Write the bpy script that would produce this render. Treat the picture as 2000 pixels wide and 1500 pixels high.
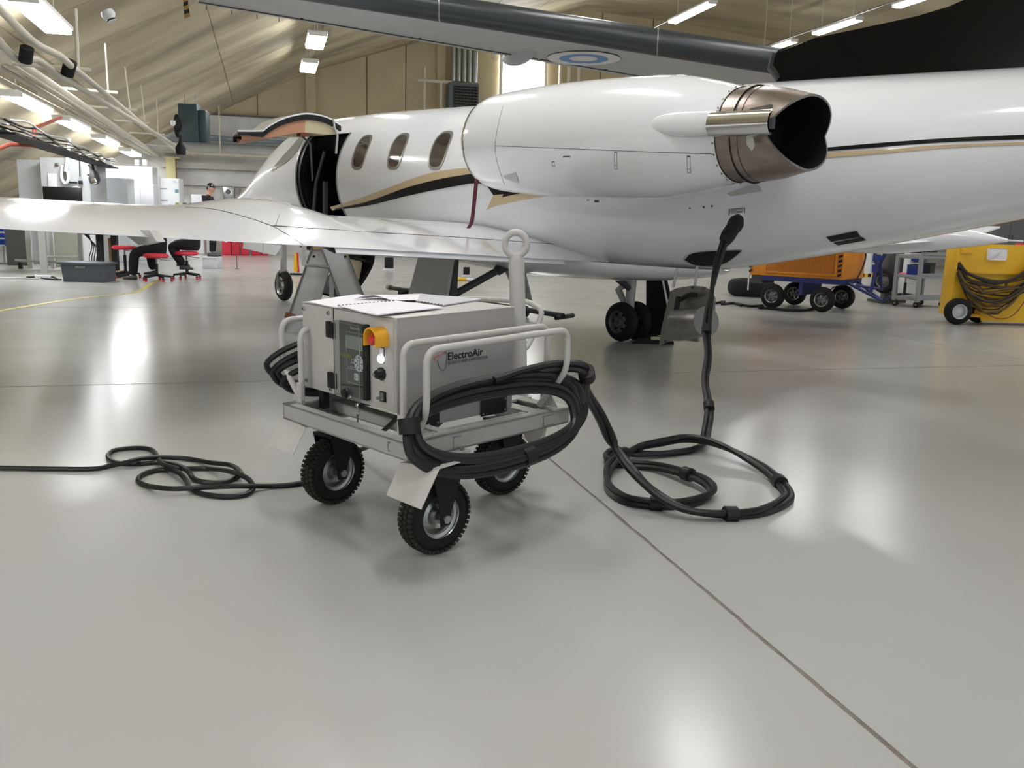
import bpy, bmesh, math, random
from mathutils import Vector as V, Matrix
from mathutils.bvhtree import BVHTree
random.seed(4)
PI = math.pi
for o in list(bpy.data.objects): bpy.data.objects.remove(o)
S = bpy.context.scene
COL = S.collection

# ---------------------------------------------------------------- camera
F = 1700.0; EYE = V((0, 0, 1.25)); PITCH = math.radians(10.3); ROLL = 0.027
fwd = V((0, math.cos(PITCH), -math.sin(PITCH)))
r0 = V((1, 0, 0)); u0 = r0.cross(fwd)
CR = r0*math.cos(ROLL) + u0*math.sin(ROLL)
CU = -r0*math.sin(ROLL) + u0*math.cos(ROLL)
cd = bpy.data.cameras.new('camera'); cam = bpy.data.objects.new('camera', cd); COL.objects.link(cam)
cd.sensor_width = 36; cd.lens = F/2000*36; cd.clip_end = 300; cd.clip_start = .05
cam.matrix_world = Matrix(((CR.x, CU.x, -fwd.x, EYE.x), (CR.y, CU.y, -fwd.y, EYE.y), (CR.z, CU.z, -fwd.z, EYE.z), (0, 0, 0, 1)))
S.camera = cam
# ---------------------------------------------------------------- world, exposure
W = bpy.data.worlds.new('world'); S.world = W; W.use_nodes = True
W.node_tree.nodes['Background'].inputs[0].default_value = (.93, .97, 1, 1)
W.node_tree.nodes['Background'].inputs[1].default_value = .7
S.view_settings.view_transform = 'Standard'; S.view_settings.look = 'None'
S.view_settings.exposure = 0.38; S.view_settings.gamma = 1
S.view_settings.use_curve_mapping = False
LAMP = 40.0      # strength of the fluorescent diffusers
WINDOW = 14.0

# ---------------------------------------------------------------- measuring helpers (real distances)
def ray(x, y): return fwd*F + CR*(x-1000) - CU*(y-750)
def G(x, y, z=0.0):
    d = ray(x, y); return EYE + d*((z-EYE.z)/d.z)
def P(x, y, Y):
    d = ray(x, y); return EYE + d*(Y/d.y)
def plane(x, y, M, axis, val):
    R = M.to_3x3(); n = R.col[axis].normalized(); d = ray(x, y)
    t = ((M.translation-EYE).dot(n)+val)/d.dot(n)
    return M.inverted() @ (EYE+d*t)

# ---------------------------------------------------------------- materials
MATS = {}
def mat(name, rgb, rough=.5, metal=0.0, var=0.0, scale=8.0, bump=0.0, bscale=60.0, coat=0.0, stretch=None, emit=0.0, spec=None, rgb2=None):
    if name in MATS: return MATS[name]
    m = bpy.data.materials.new(name); m.use_nodes = True; nt = m.node_tree
    b = nt.nodes['Principled BSDF']
    lin = [((c/255)/12.92 if c/255 <= .04045 else ((c/255+.055)/1.055)**2.4) for c in rgb]
    b.inputs['Roughness'].default_value = rough; b.inputs['Metallic'].default_value = metal
    if coat: b.inputs['Coat Weight'].default_value = coat; b.inputs['Coat Roughness'].default_value = .04
    if spec is not None: b.inputs['Specular IOR Level'].default_value = spec
    if emit:
        b.inputs['Emission Color'].default_value = (*lin, 1); b.inputs['Emission Strength'].default_value = emit
    tc = nt.nodes.new('ShaderNodeTexCoord'); mp = nt.nodes.new('ShaderNodeMapping')
    nt.links.new(tc.outputs['Object'], mp.inputs[0])
    if stretch: mp.inputs['Scale'].default_value = stretch
    n = nt.nodes.new('ShaderNodeTexNoise'); n.inputs['Scale'].default_value = scale; n.inputs['Detail'].default_value = 5
    nt.links.new(mp.outputs[0], n.inputs['Vector'])
    cr = nt.nodes.new('ShaderNodeValToRGB')
    if rgb2: lo = [((c/255)/12.92 if c/255 <= .04045 else ((c/255+.055)/1.055)**2.4) for c in rgb2]; hi = lin
    else: lo = [c*(1-var) for c in lin]; hi = [min(1, c*(1+var*.4)) for c in lin]
    cr.color_ramp.elements[0].color = (*lo, 1); cr.color_ramp.elements[1].color = (*hi, 1)
    cr.color_ramp.elements[0].position = .32; cr.color_ramp.elements[1].position = .68
    nt.links.new(n.outputs[0], cr.inputs[0]); nt.links.new(cr.outputs[0], b.inputs['Base Color'])
    if bump:
        n2 = nt.nodes.new('ShaderNodeTexNoise'); n2.inputs['Scale'].default_value = bscale; n2.inputs['Detail'].default_value = 3
        bp = nt.nodes.new('ShaderNodeBump'); bp.inputs['Strength'].default_value = bump; bp.inputs['Distance'].default_value = .01
        nt.links.new(mp.outputs[0], n2.inputs['Vector']); nt.links.new(n2.outputs[0], bp.inputs['Height']); nt.links.new(bp.outputs[0], b.inputs['Normal'])
    MATS[name] = m
    return m
powder = mat('powder_grey', (172, 172, 170), .42, var=.04, bump=.15, bscale=500)
powder_l = mat('powder_light', (192, 190, 187), .38, var=.03, bump=.15, bscale=500)
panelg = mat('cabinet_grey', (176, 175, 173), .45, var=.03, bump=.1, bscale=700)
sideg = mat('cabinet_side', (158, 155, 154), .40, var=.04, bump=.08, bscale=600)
darkg = mat('dark_grey_metal', (70, 72, 73), .5, var=.1)
blackp = mat('black_plastic', (13, 13, 14), .42, var=.1)
blackm = mat('black_matte', (8, 8, 9), .7, var=.1)
rubber = mat('tyre_rubber', (13, 13, 12), .8, var=.2, scale=30)
treadm = mat('tread_dusty', (44, 41, 36), .85, var=.3, scale=60)
zinc = mat('zinc_steel', (168, 172, 170), .3, .9, var=.15, scale=20)
chrome = mat('chrome', (225, 225, 225), .12, 1)
steel = mat('brushed_steel', (150, 148, 145), .35, .85, var=.15, scale=12)
nozm = mat('nozzle_metal', (158, 146, 138), .34, .9, var=.22, scale=6, stretch=(1, 3, 3), bump=.1, bscale=30)
jetw = mat('aircraft_white', (237, 239, 243), .17, var=.012, scale=1.2, coat=.6)
jetg = mat('gear_door_grey', (192, 192, 189), .4, var=.04)
jetblack = mat('fin_black', (6, 6, 7), .22, spec=.25)
gold = mat('stripe_gold', (205, 184, 150), .22, coat=.4)
blackgl = mat('stripe_black', (16, 15, 16), .45, spec=.25)
lining = mat('tan_lining', (202, 150, 118), .6, var=.05)
cream_l = mat('cream_lining', (214, 202, 168), .6, var=.05)
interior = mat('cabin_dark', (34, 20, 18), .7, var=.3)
maroon = mat('maroon_strap', (92, 14, 40), .7, var=.1)
winglass = mat('cabin_window_glass', (78, 70, 64), .08, var=.25, scale=2, coat=.5)
rimm = mat('window_rim', (150, 150, 146), .3, .5)
cable_m = mat('cable_rubber', (17, 18, 19), .42, var=.15, scale=20)
tape = mat('black_tape', (12, 12, 13), .55)
yellow = mat('estop_yellow', (238, 176, 48), .4, var=.04)
red = mat('estop_red', (214, 62, 66), .4, var=.04)
white_em = mat('lit_button', (255, 255, 255), .3, emit=1.1)
paper = mat('paper', (236, 234, 240), .7, var=.02)
paper2 = mat('paper_grey', (200, 198, 206), .7, var=.1, scale=40)
ink = mat('print_ink', (28, 26, 34), .6)
orange = mat('orange_paint', (222, 140, 42), .45, var=.08, scale=5)
orange_m = mat('orange_mesh', (176, 106, 38), .6, var=.15, scale=50)
blue = mat('frame_blue', (38, 48, 110), .45, var=.1)
yel2 = mat('cart_yellow', (236, 186, 30), .42, var=.06, scale=4)
dirt = mat('hose_brown', (84, 62, 32), .6, var=.35, scale=12)
trol = mat('trolley_grey', (142, 145, 148), .5, var=.05)
greenp = mat('jack_green', (66, 84, 66), .5, var=.1)
lampm = mat('lamp_diffuser', (252, 252, 254), .4, emit=LAMP)
lampb = mat('lamp_body', (228, 228, 224), .5)
pipe_m = mat('pipe_white', (205, 200, 184), .45, var=.08, scale=3)
teal = mat('heater_green', (44, 62, 68), .45, var=.08)
black_cl = mat('black_clothes', (18, 18, 21), .85, var=.2)
skin = mat('skin', (205, 158, 136), .55, var=.04)
redp = mat('red_vinyl', (216, 44, 70), .45, var=.05)
boxgrey = mat('bin_grey', (80, 90, 96), .5, var=.06)
c295 = mat('wing_underside_grey', (158, 160, 160), .42, var=.06, scale=1.5)
boot = mat('deice_boot', (44, 50, 52), .3, var=.12, scale=6, stretch=(1, 1, 8), bump=.1, bscale=14)
bluer = mat('roundel_blue', (58, 120, 178), .4)
whiter = mat('roundel_white', (206, 206, 204), .4)
cab_w = mat('cupboard_white', (214, 217, 220), .45, var=.03)
blues = mat('drawer_blue', (30, 60, 150), .45)
wood = mat('plywood', (186, 150, 104), .6, var=.2, scale=6, stretch=(1, 1, 6))
brownm = mat('brown_tape', (120, 84, 56), .6)

# ---------------------------------------------------------------- mesh builder
class B:
    def __init__(s): s.bm = bmesh.new(); s.mi = 0
    def face(s, vs):
        try:
            f = s.bm.faces.new(vs); f.material_index = s.mi; return f
        except ValueError: return None
    def box(s, c, d, rot=None, bev=0.0):
        c = V(c); hx, hy, hz = d[0]/2, d[1]/2, d[2]/2
        R = rot if rot is not None else Matrix.Identity(3)
        v = [s.bm.verts.new(c + R @ V((x*hx, y*hy, z*hz))) for x in (-1, 1) for y in (-1, 1) for z in (-1, 1)]
        fs = [s.face([v[i] for i in q]) for q in ((0, 1, 3, 2), (4, 6, 7, 5), (0, 4, 5, 1), (2, 3, 7, 6), (0, 2, 6, 4), (1, 5, 7, 3))]
        if bev:
            es = {e for f in fs for e in f.edges}
            bmesh.ops.bevel(s.bm, geom=list(es), offset=bev, segments=2, affect='EDGES', profile=.5)
        return s
    def cyl(s, p0, p1, r, r2=None, n=16, cap=True):
        p0 = V(p0); p1 = V(p1); r2 = r if r2 is None else r2
        d = (p1-p0).normalized(); a = d.orthogonal().normalized(); b = d.cross(a)
        A = [s.bm.verts.new(p0+(a*math.cos(t)+b*math.sin(t))*r) for t in (2*PI*i/n for i in range(n))]
        C_ = [s.bm.verts.new(p1+(a*math.cos(t)+b*math.sin(t))*r2) for t in (2*PI*i/n for i in range(n))]
        for i in range(n): s.face([A[i], A[(i+1) % n], C_[(i+1) % n], C_[i]])
        if cap: s.face(A[::-1]); s.face(C_)
        return s
    def tube(s, pts, r, n=10, closed=False, cap=True):
        pts = [V(p) for p in pts]; N = len(pts); rings = []
        up = None
        for i, p in enumerate(pts):
            a = pts[(i-1) % N] if (closed or i > 0) else p; b = pts[(i+1) % N] if (closed or i < N-1) else p
            t = (b-a).normalized()
            if up is None: up = t.orthogonal().normalized()
            up = (up - t*up.dot(t)).normalized(); w = t.cross(up)
            rr = r[i] if isinstance(r, (list, tuple)) else r
            rings.append([s.bm.verts.new(p+(up*math.cos(q)+w*math.sin(q))*rr) for q in (2*PI*k/n for k in range(n))])
        for i in range(N if closed else N-1):
            A = rings[i]; C_ = rings[(i+1) % N]
            for k in range(n): s.face([A[k], A[(k+1) % n], C_[(k+1) % n], C_[k]])
        if cap and not closed: s.face(rings[0][::-1]); s.face(rings[-1])
        return s
    def lathe(s, prof, c=(0, 0, 0), axis='z', n=32, cap=True):
        # prof: list of (radius, height)
        c = V(c); rings = []
        ax = {'z': (V((1, 0, 0)), V((0, 1, 0)), V((0, 0, 1))), 'x': (V((0, 1, 0)), V((0, 0, 1)), V((1, 0, 0))), 'y': (V((0, 0, 1)), V((1, 0, 0)), V((0, 1, 0)))}[axis] if isinstance(axis, str) else axis
        for r, h in prof:
            rings.append([s.bm.verts.new(c+ax[2]*h+(ax[0]*math.cos(t)+ax[1]*math.sin(t))*max(r, .0004)) for t in (2*PI*k/n for k in range(n))])
        for i in range(len(rings)-1):
            for k in range(n): s.face([rings[i][k], rings[i][(k+1) % n], rings[i+1][(k+1) % n], rings[i+1][k]])
        if cap: s.face(rings[0][::-1]); s.face(rings[-1])
        return s
    def prism(s, poly, off):
        # poly: 3-D points in one plane, extruded by off
        off = V(off); A = [s.bm.verts.new(V(p)) for p in poly]; C_ = [s.bm.verts.new(V(p)+off) for p in poly]
        n = len(poly); s.face(A[::-1]); s.face(C_)
        for i in range(n): s.face([A[i], A[(i+1) % n], C_[(i+1) % n], C_[i]])
        return s
    def grid(s, rows, flip=False, closeu=False):
        R = [[s.bm.verts.new(V(p)) for p in r] for r in rows]
        for i in range(len(R)-1):
            m = len(R[i])
            for k in range(m if closeu else m-1):
                q = [R[i][k], R[i][(k+1) % m], R[i+1][(k+1) % m], R[i+1][k]]
                s.face(q[::-1] if flip else q)
        return R
    def obj(s, name, mats, parent=None, smooth=True, ang=35, fixn=True):
        if not isinstance(mats, (list, tuple)): mats = [mats]
        if fixn: bmesh.ops.recalc_face_normals(s.bm, faces=s.bm.faces)
        loc = V((0, 0, 0))
        if parent is None:
            xs = [v.co for v in s.bm.verts]
            mn = V((min(c.x for c in xs), min(c.y for c in xs), min(c.z for c in xs))); mx = V((max(c.x for c in xs), max(c.y for c in xs), max(c.z for c in xs)))
            loc = V(((mn.x+mx.x)/2, (mn.y+mx.y)/2, mn.z))
            for v in s.bm.verts: v.co -= loc
        me = bpy.data.meshes.new(name); s.bm.to_mesh(me); s.bm.free()
        for m in mats: me.materials.append(m)
        if smooth:
            me.polygons.foreach_set('use_smooth', [True]*len(me.polygons)); me.set_sharp_from_angle(angle=math.radians(ang))
        o = bpy.data.objects.new(name, me); COL.objects.link(o); o.location = loc
        if parent is not None: o.parent = parent
        return o
def tag(o, label, cat=None, group=None, kind=None):
    if label: o['label'] = label
    if cat: o['category'] = cat
    if group: o['group'] = group
    if kind: o['kind'] = kind
    return o
def thing(name, label, cat, loc=(0, 0, 0), rz=0.0, group=None):
    o = bpy.data.objects.new(name, None); COL.objects.link(o); o.empty_display_size = .1
    o.location = loc; o.rotation_euler = (0, 0, rz); return tag(o, label, cat, group)
def struct(o): o['kind'] = 'structure'; return o
def copy_tree(o, parent=None):
    c = o.copy(); COL.objects.link(c)
    if parent is not None: c.parent = parent
    for ch in list(o.children): copy_tree(ch, c)
    return c
def cat_rom(p, n=8, closed=False):
    p = [V(q) for q in p]; out = []; N = len(p)
    for i in range(N if closed else N-1):
        a = p[(i-1) % N] if closed or i > 0 else p[0]*2-p[1]
        b = p[i]; c = p[(i+1) % N]; d = p[(i+2) % N] if closed or i < N-2 else p[-1]*2-p[-2]
        for k in range(n):
            t = k/n
            out.append(.5*((2*b)+(c-a)*t+(2*a-5*b+4*c-d)*t*t+(3*b-a-3*c+d)*t**3))
    if not closed: out.append(p[-1])
    return out
def fillet(pts, r, n=6):
    pts = [V(q) for q in pts]; out = [pts[0]]
    for i in range(1, len(pts)-1):
        a, b, c = pts[i-1], pts[i], pts[i+1]
        rr = min(r, (a-b).length*.45, (c-b).length*.45)
        p0 = b+(a-b).normalized()*rr; p1 = b+(c-b).normalized()*rr
        for k in range(n+1):
            t = k/n; out.append(p0*(1-t)**2+b*2*t*(1-t)+p1*t*t)
    out.append(pts[-1]); return out
def text(s, size, M, name, m, parent, sx=1.0, shear=0, bold=0.0):
    cu = bpy.data.curves.new(name, 'FONT'); cu.body = s; cu.size = size; cu.extrude = .0004; cu.shear = shear; cu.offset = bold
    t = bpy.data.objects.new(name, cu); COL.objects.link(t)
    bpy.context.view_layer.update()
    me = bpy.data.meshes.new_from_object(t.evaluated_get(bpy.context.evaluated_depsgraph_get()))
    bpy.data.objects.remove(t)
    me.transform(M @ Matrix.Diagonal((sx, 1, 1, 1))); me.materials.clear(); me.materials.append(m)
    o = bpy.data.objects.new(name, me); COL.objects.link(o); o.parent = parent; return o

# ================================================================ THE HANGAR
bt = math.radians(15.8)
BU = V((-math.sin(bt), math.cos(bt), 0)); BV = V((math.cos(bt), math.sin(bt), 0))
def H(a, d, z=0.0): return BV*a + BU*d + V((0, 0, z))
FAR = 32.92; NEAR = -9.0
# floor
fm = mat('floor_epoxy', (178, 178, 175), .24, var=.03, scale=.45)
for n_ in fm.node_tree.nodes:
    if n_.type == 'VALTORGB': n_.color_ramp.elements[0].position = .1; n_.color_ramp.elements[1].position = .9
nt = fm.node_tree; bs = nt.nodes['Principled BSDF']
nz = nt.nodes.new('ShaderNodeTexNoise'); nz.inputs['Scale'].default_value = 1.3; nz.inputs['Detail'].default_value = 6
mr = nt.nodes.new('ShaderNodeMapRange'); mr.inputs['From Min'].default_value = .15; mr.inputs['From Max'].default_value = .85
mr.inputs['To Min'].default_value = .17; mr.inputs['To Max'].default_value = .26
tcn = [n for n in nt.nodes if n.type == 'TEX_COORD'][0]
nt.links.new(tcn.outputs['Object'], nz.inputs['Vector']); nt.links.new(nz.outputs[0], mr.inputs['Value']); nt.links.new(mr.outputs[0], bs.inputs['Roughness'])
n3 = nt.nodes.new('ShaderNodeTexNoise'); n3.inputs['Scale'].default_value = 2.2; n3.inputs['Detail'].default_value = 2
bp = nt.nodes.new('ShaderNodeBump'); bp.inputs['Strength'].default_value = .02; bp.inputs['Distance'].default_value = .02

jointm = mat('floor_joint', (128, 120, 112), .8, var=.3, scale=20)
jointd = mat('floor_joint_dark', (54, 52, 50), .8, var=.3, scale=20)
# slabs of the floor: one object per slab, thin recessed joint between them
jA = G(1060, 885); aJ = jA.dot(BV); jB = G(1120, 732); dJ = jB.dot(BU)
b = B(); b.prism([H(-12, NEAR, -.003), H(34, NEAR, -.003), H(34, FAR+.2, -.003), H(-12, FAR+.2, -.003)], (0, 0, -.1))
floor = struct(b.obj('floor', jointm, smooth=False))
al = [-12] + [aJ+6.2*k for k in range(-1, 6) if -12 < aJ+6.2*k < 33] + [34]
dl = [NEAR] + [dJ+6.0*k for k in range(-2, 5) if NEAR < dJ+6*k < FAR] + [FAR+.2]
gw = .0075
for i in range(len(al)-1):
    for j in range(len(dl)-1):
        b = B(); x0, x1, y0, y1 = al[i]+gw, al[i+1]-gw, dl[j]+gw*1.3, dl[j+1]-gw*1.3
        nseg = 60
        if i and abs(al[i]-aJ) < .1:
            L_ = [H(x0+random.uniform(-.002, .003), y0+(y1-y0)*k/nseg) for k in range(nseg+1)]
        else: L_ = [H(x0, y0), H(x0, y1)]
        if abs(al[i+1]-aJ) < .1:
            R_ = [H(x1+random.uniform(-.003, .002), y0+(y1-y0)*k/nseg) for k in range(nseg+1)]
        else: R_ = [H(x1, y0), H(x1, y1)]
        b.prism([p-V((0, 0, .0029)) for p in L_+R_[::-1]], (0, 0, .0029))
        loc = floor.location
        for v_ in b.bm.verts: v_.co -= loc
        o = b.obj('floor_slab', fm, floor, smooth=False)
# painted floor lines
ylm = mat('floor_paint_yellow', (206, 196, 92), .5, var=.25, scale=14)
def floor_line(pts, w, name, lab):
    pts = cat_rom([G(*p) for p in pts], 6)
    rows = []
    for i, p in enumerate(pts):
        t = (pts[min(i+1, len(pts)-1)]-pts[max(i-1, 0)]).normalized(); nrm = V((-t.y, t.x, 0))
        rows.append([p+nrm*w/2+V((0, 0, .002)), p-nrm*w/2+V((0, 0, .002))])
    b = B(); b.grid(rows); return tag(b.obj(name, ylm, smooth=False), lab, 'floor marking')
floor_line([(-60, 618), (60, 597), (160, 582), (262, 571), (292, 556), (312, 546)], .09, 'floor_marking', 'faded yellow painted line curving across the floor below the seated people')

# roof: a list of (a, z) knees, planks between
ROOF = [(-11.3, .0), (1.6, 6.42), (5.1, 7.6), (11.5, 9.35), (16.2, 9.2), (20.6, 8.8), (26, 7.2), (34, 3.0)]
cm = mat('ceiling_board', (206, 196, 166), .7, rgb2=(142, 132, 108), scale=.42, stretch=(.5, 1.5, 1), var=.1)
# the noise is stretched along the boards: use rotated coordinates
for n_ in cm.node_tree.nodes:
    if n_.type == 'MAPPING': n_.inputs['Rotation'].default_value = (0, 0, -bt)
b = B(); ROOFP = []
for k in range(len(ROOF)-1):
    (a0, z0), (a1, z1) = ROOF[k], ROOF[k+1]
    b.prism([H(a0, NEAR, z0), H(a1, NEAR, z1), H(a1, NEAR, z1+.15), H(a0, NEAR, z0+.15)], BU*(FAR+.3-NEAR))
ceiling = struct(b.obj('ceiling', cm, smooth=False))
def roof_z(a):
    for k in range(len(ROOF)-1):
        (a0, z0), (a1, z1) = ROOF[k], ROOF[k+1]
        if a0 <= a <= a1: return z0+(z1-z0)*(a-a0)/(a1-a0)
    return 5
# ceiling panels: each board sheet is a thin plate below the deck with gaps
for k in range(3):
    (a0, z0), (a1, z1) = ROOF[k], ROOF[k+1]
    n_a = [5, 1, 3][k]
    for ia in range(n_a):
        p0 = a0+(a1-a0)*ia/n_a; p1 = a0+(a1-a0)*(ia+1)/n_a
        d = 9.0+(ia % 2)*1.2
        while d < FAR-.1:
            d2 = min(d+2.4, FAR)
            q = [H(p0+.012, d+.012, roof_z(p0+.012)-.02), H(p1-.012, d+.012, roof_z(p1-.012)-.02), H(p1-.012, d2-.012, roof_z(p1-.012)-.02), H(p0+.012, d2-.012, roof_z(p0+.012)-.02)]
            b = B(); b.prism([p-ceiling.location for p in q], (0, 0, .019)); b.obj('ceiling_panel', cm, ceiling, smooth=False); d = d2
# walls
wm = mat('wall_cream', (192, 178, 146), .7, var=.12, scale=.6)
wwm = mat('wall_whitewash', (206, 206, 202), .8, var=.16, scale=1.6, bump=.5, bscale=9)
wdm = mat('wall_dark', (96, 94, 88), .7, var=.15, scale=.5)
b = B()
poly = [H(a, FAR, z) for a, z in ROOF if a >= -1.75]
poly = [H(-1.75, FAR, 4.75)] + poly + [H(34, FAR, 0), H(34, FAR, 0)][:1] + [H(3, FAR, 0), H(3, FAR, 4.75)]
b.prism(poly, BU*.2); wf = struct(b.obj('wall_far', wm, smooth=False))
b = B(); b.prism([H(-11.3, FAR-.05, 0), H(34, FAR-.05, 0), H(34, FAR-.05, 2.5), H(3, FAR-.05, 2.5), H(3, FAR-.05, 4.75), H(-1.8, FAR-.05, 4.75)], BU*.3)
lw = struct(b.obj('wall_far_lower', wwm, smooth=False))
b = B(); b.prism([H(34, NEAR, 0), H(34, FAR, 0), H(34, FAR, 3.2), H(34, NEAR, 3.2)], BV*.2); struct(b.obj('wall_right', wwm, smooth=False))
# vertical panel seams and columns on the far wall
for a in (1.62, 6.27, 20.0):
    b = B(); b.box(H(a, FAR-.1, (roof_z(a)+4.85)/2), (.34 if a < 3 else .3, .2, roof_z(a)-4.85), Matrix.Rotation(bt, 3, 'Z')); struct(b.obj('trim_1', wm, smooth=False))
for a in (-.2, 3.6, 5.0, 9.0, 12.5, 14.6):
    z0 = 4.75 if a < 3 else 2.5
    b = B(); b.box(H(a, FAR-.01, (roof_z(a)+z0)/2), (.02, .02, roof_z(a)-z0), Matrix.Rotation(bt, 3, 'Z')); struct(b.obj('trim_2', jointd, smooth=False))
b = B(); b.box(H(.6, FAR-.1, 4.76), (4.8, .14, .05), Matrix.Rotation(bt, 3, 'Z')); struct(b.obj('trim_3', wdm, smooth=False))
b = B(); b.box(H(1.72, FAR-.2, 4.9), (.36, .2, .12), Matrix.Rotation(bt, 3, 'Z')); struct(b.obj('trim_4', darkg, smooth=False))
# bright high window in the far wall
winm = mat('daylight_window', (255, 255, 255), .4, emit=WINDOW)
b = B(); b.box(H(9.4, FAR-.06, 6.7), (1.62, .1, 1.9), Matrix.Rotation(bt, 3, 'Z')); w1 = struct(b.obj('window_1', winm, smooth=False))
b = B()
for da, dz, sx, sz in ((0, 1.0, 1.8, .1), (0, -1.0, 1.8, .1), (-.86, 0, .1, 2.1), (.86, 0, .1, 2.1)):
    b.box(H(9.4+da, FAR-.12, 6.7+dz)-w1.location, (sx, .12, sz), Matrix.Rotation(bt, 3, 'Z'))
b.obj('window_frame', lampb, w1, smooth=False)
# low beams and ducts along the far wall
RB = Matrix.Rotation(bt, 3, 'Z')
def wallbar(a0, a1, z, r, name, m, label, cat, d=FAR-.35, sq=None, grp=None):
    b = B()
    if sq: b.box(H((a0+a1)/2, d, z), (a1-a0, sq[0], sq[1]), RB)
    else: b.cyl(H(a0, d, z), H(a1, d, z), r, n=12)
    return tag(b.obj(name, m), label, cat, grp)
wallbar(-3.3, 3, 3.40, .06, 'wall_pipe', pipe_m, 'thick white pipe running along the far wall behind the parked jet nose', 'pipe', FAR-.5)
wallbar(-3.4, 3, 3.0, 0, 'wall_beam', mat('beam_light', (178, 176, 168), .6, var=.1), 'long light grey square beam fixed low along the whitewashed far wall', 'beam', FAR-.25, (.2, .2))
wallbar(-3.2, 4, 3.82, 0, 'cable_tray', mat('tray_grey', (120, 124, 126), .5), 'dark cable tray along the far wall above the thick white pipe', 'cable tray', FAR-.3, (.3, .12))
b = B()
for k in range(5):
    pts = [H(-2.6+i*.65, FAR-.48-.02*k, 3.88+.03*k+.04*math.sin(i*1.3+k*2)) for i in range(11)]
    b.tube(cat_rom(pts, 4), .018, 6)
tag(b.obj('cable_bundle', [mat('blue_grey_cable', (120, 140, 152), .5)]), 'blue-grey cables lying sagging in the tray along the far wall', 'cables', kind='stuff')
b = B(); b.tube(fillet([H(-3.0, FAR-.2, 2.32), H(-.2, FAR-.2, 2.32), H(-.2, FAR-.2, 2.8)], .05), .02, 8); tag(b.obj('conduit', steel), 'thin grey conduit running level on the whitewashed wall then turning up', 'conduit')
for i, a in enumerate((-1.95, -.15+.0, -.95)):
    b = B(); b.tube([H(a+.1, FAR-.16, 2.3), H(a+.1, FAR-.16, .6 if i else .1)], .025 if i != 1 else .05, 8)
    tag(b.obj('downpipe', steel if i != 1 else mat('rust_pipe', (160, 140, 128), .6)), ['dark grey downpipe on the far wall left of the standing man', 'pinkish-grey downpipe on the far wall just right of the standing man', 'thin grey downpipe on the far wall furthest right before the jet nose'][i] if i != 1 else 'pinkish-grey downpipe on the far wall near the jet nose', 'pipe')
b = B(); b.box(H(-3.05, FAR-.6, 2.75), (.3, .5, .9), RB); b.box(H(-3.0, FAR-.6, 3.2), (.5, .6, .06), RB); tag(b.obj('wall_bracket', mat('khaki_steel', (158, 150, 108), .6)), 'khaki steel bracket under the beam at the left corner of the far wall', 'bracket')

# ceiling lamps
lamp_rows = []
def lamp(a, d, z, ln, label, rods=True, wide=.26):
    t = thing('ceiling_light', label, 'light', H(a, d, z), bt+PI/2)
    b = B(); b.box((0, 0, .05), (ln, wide+.04, .06), bev=.01); b.box((ln/2-.03, 0, .01), (.05, wide, .09)); b.box((-ln/2+.03, 0, .01), (.05, wide, .09)); b.obj('lamp_housing', lampb, t)
    b = B(); b.box((0, 0, -.01), (ln-.12, wide, .07), bev=.015); b.obj('diffuser', lampm, t)
    if rods:
        h = roof_z(a)-z-.02
        for sx in (-.35, .35):
            b = B(); b.cyl((sx*ln, 0, .08), (sx*ln, 0, max(h, .12)), .012, n=8); b.obj('hanger_rod', pipe_m, t)
    return t
for i, d in enumerate((18.1, 21.9, 26.2, 30.6)):
    lamp(-4.08, d, 3.2, 2.3, ['nearest bright lamp of the left wall row, above the tool cupboard', 'second bright lamp of the left wall row, behind the nearest', 'third bright lamp of the left wall row', 'furthest lamp of the left wall row, above the white cupboards'][i], wide=.34)
lamp(-2.78, 13.4, 3.8, 1.95, 'large bright fluorescent lamp at the top left corner of the view', wide=.34)
for i, d in enumerate((22.6, 26.3)):
    lamp(1.26, d, 5.5, 1.7, ['nearer of the two lamps under the ridge left of the grey wing', 'further of the two lamps under the ridge, above the wall column'][i], wide=.42)
lamp(12.0, 24.4, 7.45, 2.6, 'lamp on the ceiling above the grey high wing, left of the black fin')
for i, d in enumerate((27.6, 24.3, 20.6)):
    lamp(16.8, d, 7.45, 2.2, ['small far lamp at the root of the grey high wing', 'long lamp just above the black fin', 'lamp at the very top edge above the black fin'][i])
hid = 0
for a, z in ((-4.08, 3.2), (1.26, 5.5), (6.6, 7.4), (12, 7.45), (16.8, 7.45)):
    for d in (-1.6, 2.8, 7.2, 11.6, 16):
        if a == -4.08 and d > 5: continue
        if a == 16.8 and d > 12: continue
        if a == 6.6 and d < 4 or a == 12 and d < 4 or a == 16.8 and d < 0: continue
        zz = z
        q = H(a, d, zz)-EYE; dep = q.dot(fwd)
        if dep > 0:
            px = 1000+F*q.dot(CR)/dep; py = 750-F*q.dot(CU)/dep
            if -120 < px < 2120 and -60 < py < 1500: continue
        lamp(a, d, zz, 2.0, 'ceiling light out of frame, %s lamp of the %s row' % ({-1.6: 'rearmost', 2.8: 'second', 7.2: 'third', 11.6: 'fourth', 16: 'fifth'}[d], {-4.08: 'left wall', 1.26: 'left ridge', 6.6: 'centre', 12: 'right ridge', 16.8: 'right wall'}[a]), rods=False)['group'] = 'ceiling lights outside the picture'

# pipes and trays under the left roof slope
def run(pts, r, name, m, label, cat, n=12):
    b = B(); b.tube(pts, r, n); return tag(b.obj(name, m), label, cat)
def HZ(px, py, z): return G(px, py, z)
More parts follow.
